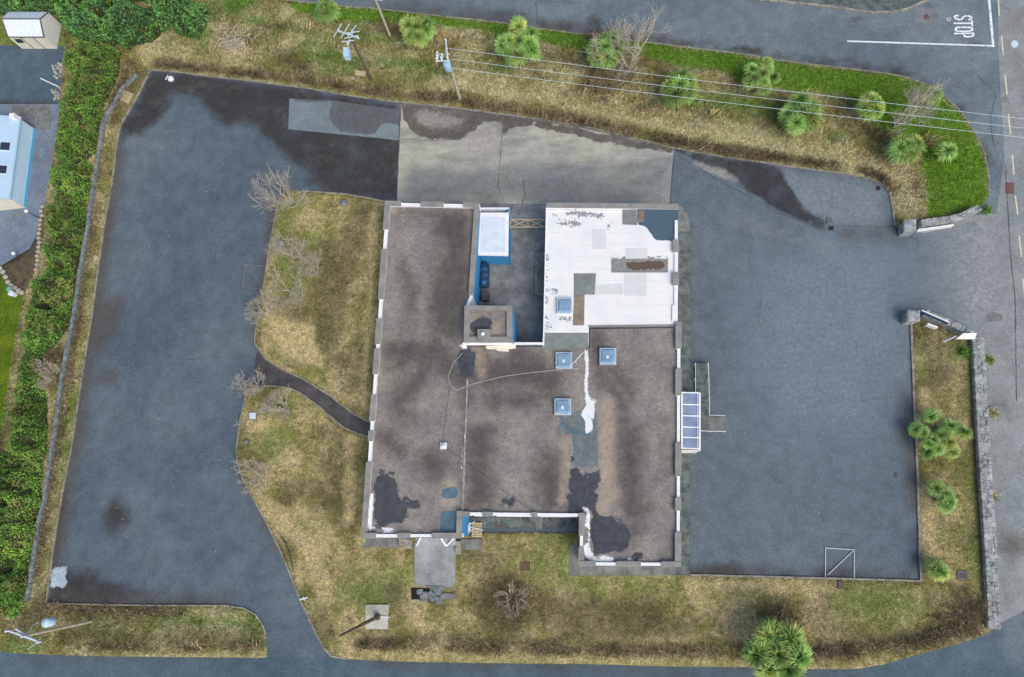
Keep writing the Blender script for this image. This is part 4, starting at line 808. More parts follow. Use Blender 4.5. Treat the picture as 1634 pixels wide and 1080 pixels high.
# ------------------------------------------------------------------ stone walls
def stone_wall(label, px, w, h, stone='stone', seed=0, rows=2, size=.42):
    W = Pn(px); c = W.mean(0); t = thing('stone_wall', label, 'wall', (float(c[0]), float(c[1]), 0)); rr = random.Random(seed)
    core = MB(); st = MB(); L = np.concatenate([[0], np.cumsum(np.hypot(*np.diff(W, axis=0).T))])
    f = lambda s: (np.array([np.interp(s, L, W[:, 0]), np.interp(s, L, W[:, 1])]))
    for a, b in zip(W[:-1], W[1:]):
        d = (b-a)/np.hypot(*(b-a)); n = np.array([-d[1], d[0]])*(w/2-.05); core.prism([tuple(a+n), tuple(b+n), tuple(b-n), tuple(a-n)], -.05, h-.03)
    s = 0.0
    while s < L[-1]-.1:
        l = rr.uniform(.6, 1.4)*size; p = f(min(s+l/2, L[-1])); q = f(min(s+l/2+.1, L[-1]+.1)); d = f(min(s+l, L[-1]))-f(s); d = d/max(np.hypot(*d), 1e-6); n = np.array([-d[1], d[0]])
        o = -w/2
        k = rows if rr.random() < .75 else max(1, rows-1); cuts = sorted([0, 1]+[i/k+rr.uniform(-.12, .12) for i in range(1, k)])
        for c0, c1 in zip(cuts[:-1], cuts[1:]):
            o0, o1 = -w/2+w*c0, -w/2+w*c1; g = .012; j = lambda: rr.uniform(-.035, .035); top = h+rr.uniform(-.05, .05)
            P4 = [p+d*(-l/2+g+j())+n*(o0+g+j()), p+d*(l/2-g+j())+n*(o0+g+j()), p+d*(l/2-g+j())+n*(o1-g+j()), p+d*(-l/2+g+j())+n*(o1-g+j())]
            I4 = [P4[i]*.82+sum(P4)/4*.18 for i in range(4)]
            v = [(*x, h-.35) for x in P4]+[(*x, top-.05) for x in P4]+[(*x, top+j()*.5) for x in I4]
            st.add(v, [(8, 9, 10, 11)]+[(i, (i+1) % 4, 4+(i+1) % 4, 4+i) for i in range(4)]+[(4+i, 4+(i+1) % 4, 8+(i+1) % 4, 8+i) for i in range(4)])
        s += l
    core.build('wall_core', M[stone], t); o = st.build('coping_stones', M[stone], t); o['kind'] = 'stuff'
    return t
stone_wall('long grey rubble wall between the planting strip and the main road', [(1555, 541), (1558, 600), (1562, 680), (1568, 780), (1573, 850), (1578, 940), (1580, 1001)], 1.0, .65, seed=1, rows=3, size=.3)
stone_wall('narrow mossy rubble wall running down between left hedge and kerb', [(222, 122), (200, 145), (178, 182), (168, 205), (164, 235), (157, 280), (150, 325), (142, 381), (133, 431), (125, 492), (112, 560), (103, 610), (96, 665), (86, 735), (75, 804), (67, 835), (60, 885), (53, 935), (49, 955)], .34, .6, 'stoneblue', 2, 2, .36)
stone_wall('curved stone gate wall below the green verge', [(1462, 362), (1490, 358.5), (1512, 355), (1530, 349), (1552, 339)], .62, 1.0, seed=3, rows=2, size=.45)
stone_wall('slanting stone gate wall at the top of the planting strip', [(1468, 503), (1490, 512), (1515, 523), (1540, 536)], .6, 1.0, seed=4, rows=2, size=.45)
def pillar(label, px, h):
    c = P3(sum(p[0] for p in px)/4, sum(p[1] for p in px)/4); t = thing('gate_pillar', label, 'pillar', (c.x, c.y, 0), 'gate pillars'); W = [P(*p, h) for p in px]
    MB().prism(inset(W, .06), -.05, h-.12).build('shaft', M['stone'], t); MB().prism(W, h-.12, h).build('cap', M['kerb'], t); I = inset(W, .12)
    v = [(*p, h) for p in inset(W, .02)]+[(*p, h+.06) for p in I]
    MB().add(v, [(4, 5, 6, 7)] + [(i, (i+1) % 4, 4+(i+1) % 4, 4+i) for i in range(4)] if True else []).build('cap_top', M['stone'], t)
pillar('square stone gate pillar beside the rough bank', [(1462, 349), (1442, 350), (1442, 370), (1462, 369)], 1.25)
pillar('square stone gate pillar at the top of the right-hand kerb', [(1468, 495), (1448, 495), (1447, 513), (1468, 513)], 1.25)
t = thing('signboard', 'white board tilted at the road end of the slanting gate wall', 'sign', at(1543, 537))
v = [P3(1526, 540, 1.1), P3(1556, 540, 1.1), P3(1559, 531.5, 1.75), P3(1537, 531.5, 1.75)]; v = v+[p-Vector((0, .05, .05)) for p in v]
MB().add(v, [(0, 1, 2, 3), (7, 6, 5, 4)]+[(i, 4+i, 4+(i+1) % 4, (i+1) % 4) for i in range(4)]).build('board', M['white'], t)
MB().tube([P3(1505, 545.5, .5), P3(1526, 536, 1.2)], .06, 8).build('stay', M['metal'], t)
for x in (1535, 1553): p = P3(x, 536, 1.3); MB().tube([(p.x, p.y, 0), p], .05, 8).build('post', M['metal'], t)
t = thing('signboard', 'long thin white board fixed along the north face of the slanting gate wall', 'sign', at(1490, 507))
a, b_ = P3(1469, 496.5, 1.1), P3(1512, 515.5, 1.1); MB().beam(a, b_, .1, .6).build('board', M['white'], t); MB().beam(a+Vector((0, -.07, 0)), b_+Vector((0, -.07, 0)), .05, .5).build('backing', M['bluedark'], t)
t = thing('signboard', 'small white plate on the grass side of the slanting gate wall', 'sign', at(1489, 519))
MB().pxprism([(1481, 515), (1497, 521), (1496, 523.5), (1480, 518)], .5, 1.0).build('plate', M['white'], t)
b = MB()
for a, c in (((1463, 368), (1520, 360)),): b.beam(P3(*a, .3), P3(*c, .3), .12, .5)
b.build('white_skirting', M['white'], [o for o in bpy.data.objects if o.get('label', '').startswith('curved stone gate')][0])

# ------------------------------------------------------------------ neighbour: house, shed, garden things
o = P3(20, 255); hs = thing('house', 'pale blue roofed house with roof windows at the left edge', 'house', (o.x, o.y, 0))
M['bluroof'] = simple('pale_blue_render', lin(170, 198, 216), .6, .07, 1.0, spec=.4)
zt = 2.4                                           # rendered east wall with the low roof sloping away behind it
B0, B1 = P3(57, 207, 0), P3(41, 331, 0); ax = (B0-B1).normalized(); west = Vector((-ax.y, ax.x, 0))
MB().prism([(p.x, p.y) for p in (B0, B1, B1+west*6, B0+west*6)], 0, zt-.12).build('wall', simple('pale_blue_wall', lin(196, 222, 238), .7, .06, 1.0), hs)
p = B1-ax*.02; MB().prism([(q.x, q.y) for q in (p, p-ax*.02, p-ax*.02+west*6, p+west*6)], 0, zt-.1).build('gable_wall', M['cream'], hs)
T0, T1 = B0+Vector((0, 0, zt))+ax*.15-west*.12, B1+Vector((0, 0, zt))-ax*.15-west*.12
rd = west*3+Vector((0, 0, 1.0)); rd2 = west*3.4-Vector((0, 0, 1.0))
def slope(a, b, c, d, name):
    v = [a, b, c, d]; v = v+[p-Vector((0, 0, .14)) for p in v]; MB().add(v, [(0, 1, 2, 3), (7, 6, 5, 4)]+[(i, 4+i, 4+(i+1) % 4, (i+1) % 4) for i in range(4)]).build(name, M['bluroof'], hs)
slope(T1, T0, T0+rd, T1+rd, 'roof'); slope(T1+rd, T0+rd, T0+rd+rd2, T1+rd+rd2, 'roof')
MB().beam(T1+rd, T0+rd, .2, .1).build('ridge', M['bluroof'], hs)
MB().beam(B1-west*.04+Vector((0, 0, .2)), B0-west*.04+Vector((0, 0, .2)), .1, .4).build('plinth', simple('bright_blue_plinth', lin(110, 180, 214), .6, .1), hs)
MB().beam(T0-west*.05-Vector((0, 0, .1)), T1-west*.05-Vector((0, 0, .1)), .1, .1).build('gutter', M['bluroof'], hs)
MB().prism([(q.x, q.y) for q in (T0+west*.05, T0+west*.6, T0+west*.6-ax*.5, T0+west*.05-ax*.5)], zt-.2, zt+.7).build('chimney', M['white'], hs)
def opening(c, n, u, v, nm):
    f = MB()
    for sg in (-1, 1): f.beam(c+u*.5*sg-v*.55, c+u*.5*sg+v*.55, .09, .1, n); f.beam(c+v*.5*sg-u*.46, c+v*.5*sg+u*.46, .09, .1, n)
    w = f.build(nm, M['metal'], hs); MB().beam(c-v*.46+n*.01, c+v*.46+n*.01, .92, .04, n).build('pane', M['window'], w)
opening(P3(46, 265, 0).lerp(P3(46, 265, 0), 0)+Vector((0, 0, 1.35))-west*(.02), -west, ax, Vector((0, 0, 1)), 'window')
n_ = rd.normalized().cross(ax); n_ = n_ if n_.z > 0 else -n_
for t_ in (.38, .66): opening(T0.lerp(T1, t_)+rd*.3+n_*.03, n_, ax, rd.normalized(), 'roof_window')
o = P3(55, 60); sd = thing('garden_shed', 'metal garden shed with ribbed white roof and cream walls', 'shed', (o.x, o.y, 0))
zs, zt = 2.0, 2.9
S = {'sw': P3(13, 59, zs), 'se': P3(70, 59, zs), 'ne': P3(77, 19, zs+.02), 'nw': P3(14, 19, zs)}
rw, re = P3(13, 38, zt), P3(69, 40, zt); rw = Vector(((S['sw'].x+S['nw'].x)/2, (S['sw'].y+S['nw'].y)/2, zt)); re = Vector(((S['se'].x+S['ne'].x)/2, (S['se'].y+S['ne'].y)/2, zt))
for nm, a, b_, c, d in (('s', S['sw'], S['se'], re, rw), ('n', rw, re, S['ne'], S['nw'])):
    rr = MB(); n = 18
    base = MB().add([a, b_, c, d], [(0, 1, 2, 3)]).build('roof', M['palemetal'] if nm == 's' else M['metal'], sd)
    for i in range(n+1): rr.beam(a.lerp(b_, i/n)+Vector((0, 0, .02)), d.lerp(c, i/n)+Vector((0, 0, .02)), .06, .04)
    rr.build('roof_ribs', M['palemetal'] if nm == 's' else M['metal'], base)
wl = MB().prism([(p.x, p.y) for p in (S['sw'], S['se'], S['ne'], S['nw'])], 0, zs-.02).build('wall', M['cream'], sd)
v = [S['se'], S['ne'], re]; MB().add([p+Vector((.02, 0, -.02)) for p in v], [(0, 1, 2)]).build('gable', M['cream'], sd)
rb = MB()
for i in range(12): q = S['se'].lerp(S['ne'], (i+.5)/12); h = zs+(zt-zs)*(1-abs((i+.5)/6-1)); rb.beam((q.x+.03, q.y, 0), (q.x+.03, q.y, h-.05), .08, .05)
rb.build('cladding_ribs', M['metal'], sd)
for a, b_ in ((S['sw'], S['se']), (S['se'], re), (S['ne'], re), (rw, re), (S['sw'], rw)): MB().beam(a, b_, .12, .08).build('trim', simple('brown_trim', lin(96, 88, 84), .7), sd)
for u in (.35, .68): q = S['sw'].lerp(S['se'], u); MB().beam((q.x, q.y-.03, 0), (q.x, q.y-.03, zs-.05), .05, .05).build('trim', M['cover'], sd)
q = S['sw'].lerp(S['se'], .2); MB().prism([(q.x-.4, q.y-.03), (q.x+.4, q.y-.03), (q.x+.4, q.y-.06), (q.x-.4, q.y-.06)], 1.1, 1.7).build('window', M['window'], sd)
for lab, b_, h in (('white globe garden lamp at the corner of the pale blue house', (61, 347), 1.45), ('white globe garden lamp on the planting bed edge', (32, 409), .7)):
    p = P3(*b_); t = thing('garden_lamp', lab, 'lamp', (p.x, p.y, 0), 'globe garden lamps')
    MB().tube([(p.x, p.y, 0), (p.x, p.y, h)], .05, 8).build('post', M['cover'], t); MB().lathe((p.x, p.y), [(.005, h+.36)]+[(.19*math.sin(a*math.pi/8), h+.18+.19*math.cos(a*math.pi/8)) for a in range(1, 8)]+[(.005, h-.01)], 14).build('globe', M['white'], t)
t = thing('birdbath', 'small pale blue bin with green lid on the garden lawn', 'bin', at(18, 465)); MB().lathe(P(19, 468, .5), [(.25, 0), (.3, .7), (.26, .74), (.01, .75)], 14).build('bin_body', M['metal'], t); MB().lathe(P(15, 461, .4), [(.26, 0), (.28, .5), (.2, .56), (.01, .58)], 14).build('green_tub', simple('green_plastic', lin(120, 176, 150), .6), t)
t = thing('stone_edging', 'row of pale stones edging the planting bed by the garden lawn', 'edging', at(18, 448))
for i, (x, y) in enumerate(((1, 428), (6, 434), (10, 442), (14, 450), (19, 456), (25, 460), (31, 464), (36, 467))):
    c = P(x, y); mbq = MB().lathe(c, [(.26, 0), (.3, .15), (.2, .26), (.01, .3)], 7); mbq.build('stone', M['scree'], t)
t = thing('stone_edging', 'row of pale stones between planting bed and tall hedge', 'edging', at(62, 390))
for i in range(15):
    u = i/14; x, y = 68-8*u*1.2, 330+100*u; c = P(x+random.uniform(-1.5, 1.5), y); MB().lathe(c, [(.2, 0), (.26, .15), (.17, .24), (.01, .27)], 7).build('stone', M['scree'], t)
t = thing('pipe', 'white pipe lying across the neighbour driveway', 'pipe', at(80, 131)); MB().tube([P3(65, 125, .08), P3(93, 138, .08)], .07, 8).build('tube', M['white'], t)
t = thing('rubble_heap', 'pale rubble and weeds beside the driveway', 'rubble', at(92, 125))
rubble([(84, 104), (101, 100), (100, 126), (88, 126)], 40, (.1, .35), .05, 'scree', 'rubble', t, seed=5); rubble([(82, 140), (98, 136), (96, 158), (86, 160)], 30, (.1, .3), .05, 'scree', 'rubble', t, seed=6)
t = thing('hose', 'thin pale hose looped on the patio beside the house', 'hose', at(70, 240)); MB().tube([P3(x, y, .04) for x, y in ((66, 207), (76, 215), (82, 228), (80, 250), (72, 262), (64, 268), (59, 262), (58, 240), (62, 220))], .03, 6).build('tube', M['kerb'], t)
for x, y, r in ((90, 108, 8), (92, 148, 7)): pass

# ------------------------------------------------------------------ poles and power lines
def crossarm(parent, c, d, L, z, mat='metal', ins=3):
    d = Vector((d[0], d[1], 0)).normalized(); c = Vector((c[0], c[1], z)); n = Vector((-d.y, d.x, 0))
    a = MB().beam(c-d*L/2, c+d*L/2, .12, .12).build('crossarm', M[mat], parent)
    for i in range(ins):
        q = c+d*(L*(-.46+.92*i/max(1, ins-1))); MB().lathe((q.x, q.y), [(.06, z+.06), (.1, z+.12), (.06, z+.18), (.1, z+.24), (.05, z+.32), (.005, z+.34)], 10).build('insulator', M['palemetal'], a)
    return a
def pole(label, base, h, r=.15, mat='polewood'):
    p = P3(*base); t = thing('utility_pole', label, 'pole', (p.x, p.y, 0), 'utility poles'); MB().tube([(p.x, p.y, 0), (p.x, p.y, h*.5), (p.x, p.y, h)], [r, r*.85, r*.7], 12).build('shaft', M[mat], t); return t, p
t, p = pole('utility pole with a blue-grey transformer and three wires', (735, 161), 8.0)
a_ = P3(718, 75, 7.9)-P3(722, 113, 7.9); crossarm(t, (p.x+.05, p.y+.25), a_, 2.1, 7.8)
MB().lathe((p.x-.1, p.y-.55), [(.01, 6.0), (.34, 6.02), (.36, 6.1), (.36, 6.95), (.3, 7.0), (.01, 7.03)], 16).build('transformer', simple('transformer_paint', lin(150, 180, 206), .5, .15, 3), t)
for dx, dy in ((-.95, .3), (-.95, 0), (-1.0, -.3), (-.5, .1), (-.55, -.25)): MB().lathe((p.x+dx, p.y+dy), [(.09, 7.0), (.12, 7.2), (.08, 7.35), (.12, 7.5), (.01, 7.6)], 8).build('insulator', M['palemetal'], t)
for dy in (.35, -.35): MB().beam((p.x-1.2, p.y+dy, 7.05), (p.x+.2, p.y+dy, 7.05), .08).build('bracket', M['metal'], t)
t2, p2 = pole('dark utility pole with several cross arms at the left of the bank', (594, 130), 7.2, .15, 'poledark')
for off, ang, L, z in ((.0, 155, 2.4, 7.1), (.0, 75, 1.6, 6.6)):
    crossarm(t2, (p2.x-.2, p2.y+.25-off), (math.cos(R_(ang)), math.sin(R_(ang))), L, z)
for dx, dy, ang, L in ((-1.3, .75, 65, 1.6), (-.55, .6, 65, 1.7), (.15, .55, 60, 1.5), (.1, .4, 5, 1.6), (-.2, -.55, 5, 1.3), (.1, -.1, 10, 1.4)):
    c = Vector((p2.x+dx, p2.y+dy, 7.2)); d = Vector((math.cos(R_(ang)), math.sin(R_(ang)), 0)); MB().beam(c-d*L/2, c+d*L/2, .06).build('insulator_rod', M['metal'], t2)
MB().rect(548, 76, 557, 90, 6.0, 6.7, 6.6).build('switch_box', simple('switch_paint', lin(176, 204, 222), .5, .1), t2)
t3, p3 = pole('utility pole leaning into the top edge beside the second palm', (624, 61), 6.0, .15)
crossarm(t3, (p3.x-.1, p3.y), (1, -.25), 1.7, 5.9)
t4, p4 = pole('pale utility pole with white transformer arm in the lower left corner', (148, 991), 8.0, .13)
a_ = P3(11, 998, 8)-P3(68, 1018, 8); crossarm(t4, (p4.x, p4.y), a_, 3.2, 7.9)
MB().beam((p4.x-.9, p4.y+.5, 7.8), (p4.x+1.2, p4.y-.5, 7.6), .1).build('bracket', M['metal'], t4)
MB().lathe(P(74, 994, 6.2), [(.01, 5.5), (.33, 5.52), (.36, 5.6), (.36, 6.3), (.3, 6.4), (.01, 6.45)], 16).build('transformer', simple('transformer_white', lin(190, 214, 232), .5, .12, 3), t4)
MB().tube([P3(62, 992, 6.3), P3(50, 1000, 6.8), (p4.x, p4.y, 7.2)], .025, 5).build('cable', M['palemetal'], t4); MB().tube([P3(65, 1018, 7.8), P3(58, 1026, 6), P3(44, 1036, 3)], .025, 5).build('cable', M['palemetal'], t4)
for i, (y0, x0, y1, lab) in enumerate(((77, 716, 188, 'uppermost of the three pale wires crossing the bank to the road'), (94, 720, 203, 'middle of the three pale wires crossing the bank to the road'), (108, 718, 218, 'lowest of the three pale wires crossing the bank to the road'))):
    A, B = P3(x0, y0, 8.1), P3(1634, y1, 7.4); B2 = B+(B-A)*.18; pts = [A.lerp(B2, k/24)-Vector((0, 0, .25*math.sin(math.pi*k/24))) for k in range(25)]
    t = props(MB().tube(pts, .017, 6).build('power_line', simple('wire', lin(196, 216, 220), .5, .05) if i == 0 else bpy.data.materials['wire']), lab, 'wire', 'wires from the transformer pole')

# ------------------------------------------------------------------ vegetation
def leaf_mesh(name, W, n, hfun, size, mat, parent, depth=.6, kind=None):
    p = rand_in(W, n); h = hfun(p); z = h-depth*RNG.uniform(0, 1, n)**2*np.minimum(1, h); s = RNG.uniform(size[0], size[1], n)
    a = RNG.uniform(0, 6.283, n); tl = RNG.uniform(-.9, .9, n); t2 = RNG.uniform(-.9, .9, n)
    u = np.stack([np.cos(a)*np.cos(tl), np.sin(a)*np.cos(tl), np.sin(tl)], 1)*s[:, None]; v = np.stack([-np.sin(a)*np.cos(t2), np.cos(a)*np.cos(t2), np.sin(t2)], 1)*(s*.55)[:, None]
    c = np.column_stack([p, np.maximum(z, .08)]); V = np.stack([c-u, c-v*.9, c+u, c+v*.9], 1).reshape(-1, 3); i = np.arange(n)*4
    o0 = wloc(parent) if parent else Vector((0, 0, 0)); o = link(name, np_mesh(name, V-np.array(o0), np.stack([i, i+1, i+2, i+3], 1), {'rnd': np.repeat(RNG.uniform(0, 1, n), 4)}), mat, parent)
    if kind: o['kind'] = kind
    return o
def hedge(name, label, cat, W, hmax, dens, size, mat, seed, edge=1.0, depth=.7, rough=.3, gaps=()):
    W = np.array(W); c = W.mean(0); t = thing(name, label, cat, (float(c[0]), float(c[1]), 0))
    Q = []
    for a, b in zip(W, np.roll(W, -1, 0)):
        k = max(1, int(np.hypot(*(b-a))/.6)); Q += [a+(b-a)*j/k for j in range(k)]
    Q = np.array(Q); W = Q+np.stack([smoothn(Q, 2.1, seed+40), smoothn(Q, 2.1, seed+41)], 1)*.35*rough
    G = [(np.array(P(x, y, 1)), r/17) for x, y, r in gaps]
    def hf(p):
        s = np.clip(-sd_poly(p, W)/edge, 0, 1); h = hmax*(.2+.8*np.sqrt(s))*(1+rough*smoothn(p, .9, seed)*.6+rough*smoothn(p, 2.2, seed+1)*.6+rough*smoothn(p, 4.5, seed+2)*.4)
        for q, r in G: h = h*np.clip((np.hypot(*(p-q).T)/r)**1.5, .12, 1)
        return np.maximum(h, .15)
    A = abs(sum(W[i][0]*W[(i+1) % len(W)][1]-W[(i+1) % len(W)][0]*W[i][1] for i in range(len(W))))/2
    sheet('twigs', W, 0, M['core'], .5, {}, kind=None, hfun=lambda p: np.maximum(hf(p)-.35, .05), world=True, parent=t)  # opaque inner core, coloured dark to stand for shade between the leaves
    leaf_mesh('foliage', W, int(A*dens), hf, size, mat, t, depth); return t
HL = [(97, 74), (94, 120), (92, 167), (84, 245), (79, 300), (73, 320), (67, 367), (61, 431), (42, 470), (35, 506), (24, 564), (12, 640), (0, 706), (-45, 760), (-70, 900), (-75, 990)]
HRr = [(30, 985), (44, 950), (48, 919), (54, 885), (62, 840), (70, 795), (74, 700), (76, 655), (68, 575), (104, 530), (115, 515), (124, 437), (138, 362), (146, 306), (152, 290), (153, 236), (166, 172), (190, 122), (193, 84), (160, 70)]
HW_ = [P(x, y, 1.7) for x, y in HL]+[P(x, y, .2) for x, y in HRr]
hedge('hedge', 'long tall green hedge down the left side between garden and school yard', 'hedge', HW_, 2.1, 560, (.05, .13), M['hedge'], 3, 1.5, 1.0, .62, gaps=((38, 680, 11), (27, 800, 12), (80, 490, 10)))
for i, (poly, h, lab, mt) in enumerate((([(86, 8), (130, 2), (175, 6), (190, 40), (178, 62), (140, 60), (104, 48), (92, 25)], 2.8, 'rounded green shrub directly right of the garden shed', 'bush'), ([(178, 0), (250, 5), (256, 40), (240, 58), (200, 70), (180, 55)], 2.6, 'dark leafy shrub between shed shrub and bank, overhanging the hedge top', 'bush'), ([(240, -10), (318, -5), (328, 30), (310, 52), (262, 50), (246, 30)], 2.9, 'bluish green shrub farthest right in the upper left thicket', 'bush'), ([(-20, -40), (90, -40), (100, 4), (60, 16), (10, 18), (-20, 10)], 2.2, 'green shrub behind the garden shed along the top edge', 'bush'), ([(100, -60), (250, -60), (250, -8), (180, -2), (100, 0)], 3, 'green shrub above the thicket at the top edge', 'hedge'))):
    hedge('shrub', lab, 'shrub', [P(x, y, h*.5) for x, y in poly], h, 320, (.08, .22), M[mt], 20+i, 1.8, 1.0, .7)

def bramble(name, label_kind, px_bands, n, L, w, mat, lean=1.0, zb=.1):
    pts = []
    for line, hw in px_bands:
        Wl = Pn(line); Ls = np.hypot(*np.diff(Wl, axis=0).T); k = int(n*Ls.sum()*hw/17)
        s = RNG.uniform(0, Ls.sum(), k); cum = np.concatenate([[0], np.cumsum(Ls)]); p = np.stack([np.interp(s, cum, Wl[:, 0]), np.interp(s, cum, Wl[:, 1])], 1)
        dens = smoothn(p, 1.6, 77)+RNG.uniform(-.5, .9, k); p = p+np.clip(RNG.normal(0, .45, (k, 2)), -1, 1)*hw/17; pts.append(p[dens > 0])
    p = np.vstack(pts); z = np.full(len(p), zb)+RNG.uniform(0, .25, len(p)); return blades(name, p, z, L, w, mat, None, lean)
bramble('bramble', None, [([(250, 103), (330, 112), (480, 128), (600, 148), (700, 160), (800, 175)], 9), ([(640, 150), (745, 158), (770, 168)], 12), ([(800, 172), (870, 186), (940, 198), (1010, 214)], 10), ([(1040, 222), (1100, 232), (1160, 242), (1220, 252)], 11), ([(1220, 250), (1330, 265), (1400, 280), (1440, 320)], 8), ([(210, 100), (200, 135), (180, 175), (170, 200)], 12), ([(440, 90), (500, 118)], 14), ([(610, 40), (640, 62)], 14), ([(940, 60), (1000, 120), (960, 140)], 22), ([(1320, 165), (1350, 200), (1410, 225)], 13), ([(1450, 270), (1460, 320)], 10)], 300, (.3, .8), .05, M['brown'])
bramble('bramble', None, [([(75, 968), (200, 975), (300, 978)], 7), ([(570, 1030), (820, 1038), (1190, 1045)], 6), ([(1280, 1045), (1420, 1035), (1560, 1000)], 8), ([(575, 1023), (700, 1020), (820, 1026), (1040, 1031), (1190, 1036)], 2.5), ([(1290, 1036), (1440, 1024), (1550, 992)], 5), ([(1490, 985), (1560, 970)], 16), ([(120, 1030), (280, 1034), (420, 1030)], 8), ([(160, 330), (140, 450), (100, 700), (65, 900)], 6), ([(70, 575), (98, 560), (92, 620)], 14)], 240, (.25, .65), .05, M['brown'])
bramble('dry_stems', None, [([(330, 80), (420, 95)], 22), ([(460, 50), (520, 50)], 12), ([(690, 60), (800, 80)], 12), ([(740, 120), (900, 155), (1090, 195)], 20), ([(900, 80), (940, 130), (1040, 150)], 25), ([(1110, 130), (1200, 150)], 12), ([(1290, 160), (1320, 200)], 14), ([(1200, 195), (1330, 240), (1440, 270)], 16), ([(630, 80), (660, 100)], 12), ([(1240, 980), (1270, 1010)], 12), ([(300, 1034), (420, 1032)], 3)], 90, (.4, 1.1), .04, M['drygold'])

bramble('scrub', None, [([(770, 950), (815, 960), (860, 955)], 34), ([(800, 930), (830, 985)], 24)], 110, (.25, .7), .035, M['brown'], 1.1); bramble('scrub', None, [([(1215, 985), (1245, 975), (1275, 1005)], 16)], 150, (.25, .6), .035, M['brown'], 1.1)
SCR = [([(330, 60), (480, 70), (640, 90)], 26), ([(640, 90), (820, 130), (1000, 165)], 26), ([(1000, 165), (1180, 200), (1330, 230)], 22), ([(240, 75), (330, 95)], 16)]
bramble('scrub', None, SCR, 26, (.25, .7), .07, M['bush'], 1.0); bramble('scrub', None, SCR, 36, (.3, .9), .05, M['brown'], 1.0); bramble('dry_stems', None, SCR, 40, (.3, 1.0), .035, M['drygold'], 1.0)
bramble('scrub', None, [([(880, 90), (1000, 130), (1050, 150)], 22), ([(600, 45), (720, 75)], 10), ([(1320, 165), (1400, 220)], 14), ([(420, 40), (520, 60)], 10)], 120, (.4, 1.1), .045, M['brown'], 1.0)
def rosette(seed, R=1.1, n=300):
    r = np.random.default_rng(seed); a = r.uniform(0, 6.283, n); el = np.arcsin(r.uniform(-.25, 1, n)); L = R*r.uniform(.75, 1.05, n)
    d = np.stack([np.cos(a)*np.cos(el), np.sin(a)*np.cos(el), np.sin(el)], 1); s = np.stack([-np.sin(a), np.cos(a), np.zeros(n)], 1)
    V = np.empty((n, 7, 3)); c0 = d*.05
    for k, (t, w, dr) in enumerate(((.05, .016, 0), (.45, .026, .02), (.8, .018, .12))):
        c = d*(L*t)[:, None]; c[:, 2] -= dr*L; V[:, 2*k] = c-s*w*R; V[:, 2*k+1] = c+s*w*R
    tip = d*L[:, None]; tip[:, 2] -= .26*L; V[:, 6] = tip
    i = np.arange(n)*7; F = []
    for q in ((0, 1, 3), (0, 3, 2), (2, 3, 5), (2, 5, 4), (4, 5, 6)): F.append(np.stack([i+q[0], i+q[1], i+q[2]], 1))
    rn_ = r.uniform(.15, .75, n); at_ = np.stack([rn_*.45, rn_*.45, rn_*.9, rn_*.9, rn_+.15, rn_+.15, rn_+.35], 1).ravel()
    return np_mesh('leaf_rosette', V.reshape(-1, 3), np.concatenate(F), {'rnd': at_})
ROS = [rosette(s) for s in range(5)]
for m in ROS: m.materials.append(M['palmleaf'])
def palm(label, x, y, dpx, n, h, heads=None, size=1.0):
    q = P3(x, y, h); t = thing('cabbage_palm', label, 'palm', (q.x, q.y, 0), 'cabbage palms in the grass'); tr = MB(); R = dpx/17/2*(1-.055*h/3)
    tr.tube([(q.x, q.y, 0), (q.x+.03, q.y, h*.35), (q.x, q.y+.03, h*.55)], [.2, .15, .13], 9)
    pos = []
    if heads: pos = [(P3(hx, hy, h)-q) for hx, hy in heads]
    else:
        for i in range(n):
            a = i*2.4+x; rr = max(0, R-.62*size)*math.sqrt((i+.3)/n) if n > 1 else 0; pos.append(Vector((rr*math.cos(a), rr*math.sin(a), .45*(1-(rr/max(R, .1))**2)+random.uniform(-.15, .15))))
    if len(pos) > 1 and dpx > 41:
        cen = sum(pos, Vector())/len(pos); rad = max((p_-cen).length for p_ in pos)
        pos = pos+[cen+Vector((math.cos(k*1.257+x)*rad*.85, math.sin(k*1.257+x)*rad*.85, -.3)) for k in range(5)]+[cen+Vector((0, 0, .1))]
    for i, v in enumerate(pos):
        c = q+v; tr.tube([(q.x, q.y, h*.5), (q.x+v.x*.6, q.y+v.y*.6, h*.75), c], [.11, .09, .06], 7)
        o = link('leaf_rosette', ROS[(i+int(x)) % 5], None, t, c-wloc(t)); s = size*random.uniform(.8, 1.1); o.scale = (s, s, s); o.rotation_euler = (v.y*-.35, v.x*.35, random.uniform(0, 6.28))
    tr.build('trunk', M['trunk'], t)
palm('cabbage palm cut by the top edge, at the left end of the green verge', 519, 14, 46, 5, 2.6, heads=[(519, 6), (520, 22)], size=1.0)
palm('bushy cabbage palm right of the pole leaning into the top edge', 666, 47, 62, 9, 2.8, heads=[(652, 40), (680, 40), (666, 58)], size=1.15)
palm('large cabbage palm with a small extra head on its top, above the three wires', 830, 74, 66, 9, 3.0, heads=[(813, 66), (844, 70), (826, 90), (827, 42)], size=1.12)
palm('cabbage palm standing left of the tall bare tree', 964, 78, 56, 7, 2.8, heads=[(978, 60), (950, 78), (968, 92)], size=1.0)
palm('yellow-green cabbage palm under the wires at the lower verge edge', 1085, 138, 60, 9, 2.8, heads=[(1088, 122), (1080, 152)], size=1.22)
palm('slender pale cabbage palm on the green verge above the wires', 1215, 116, 48, 5, 2.6, heads=[(1223, 100), (1204, 126), (1219, 132)], size=0.85)
palm('wide cabbage palm beside the brown scrub, crossed by the lowest wire', 1281, 184, 62, 9, 2.8, heads=[(1278, 160), (1289, 186), (1270, 196)], size=1.2)
palm('cabbage palm directly left of the small bare tree on the verge', 1391, 167, 44, 5, 2.5, heads=[(1390, 160), (1397, 176)], size=0.98)
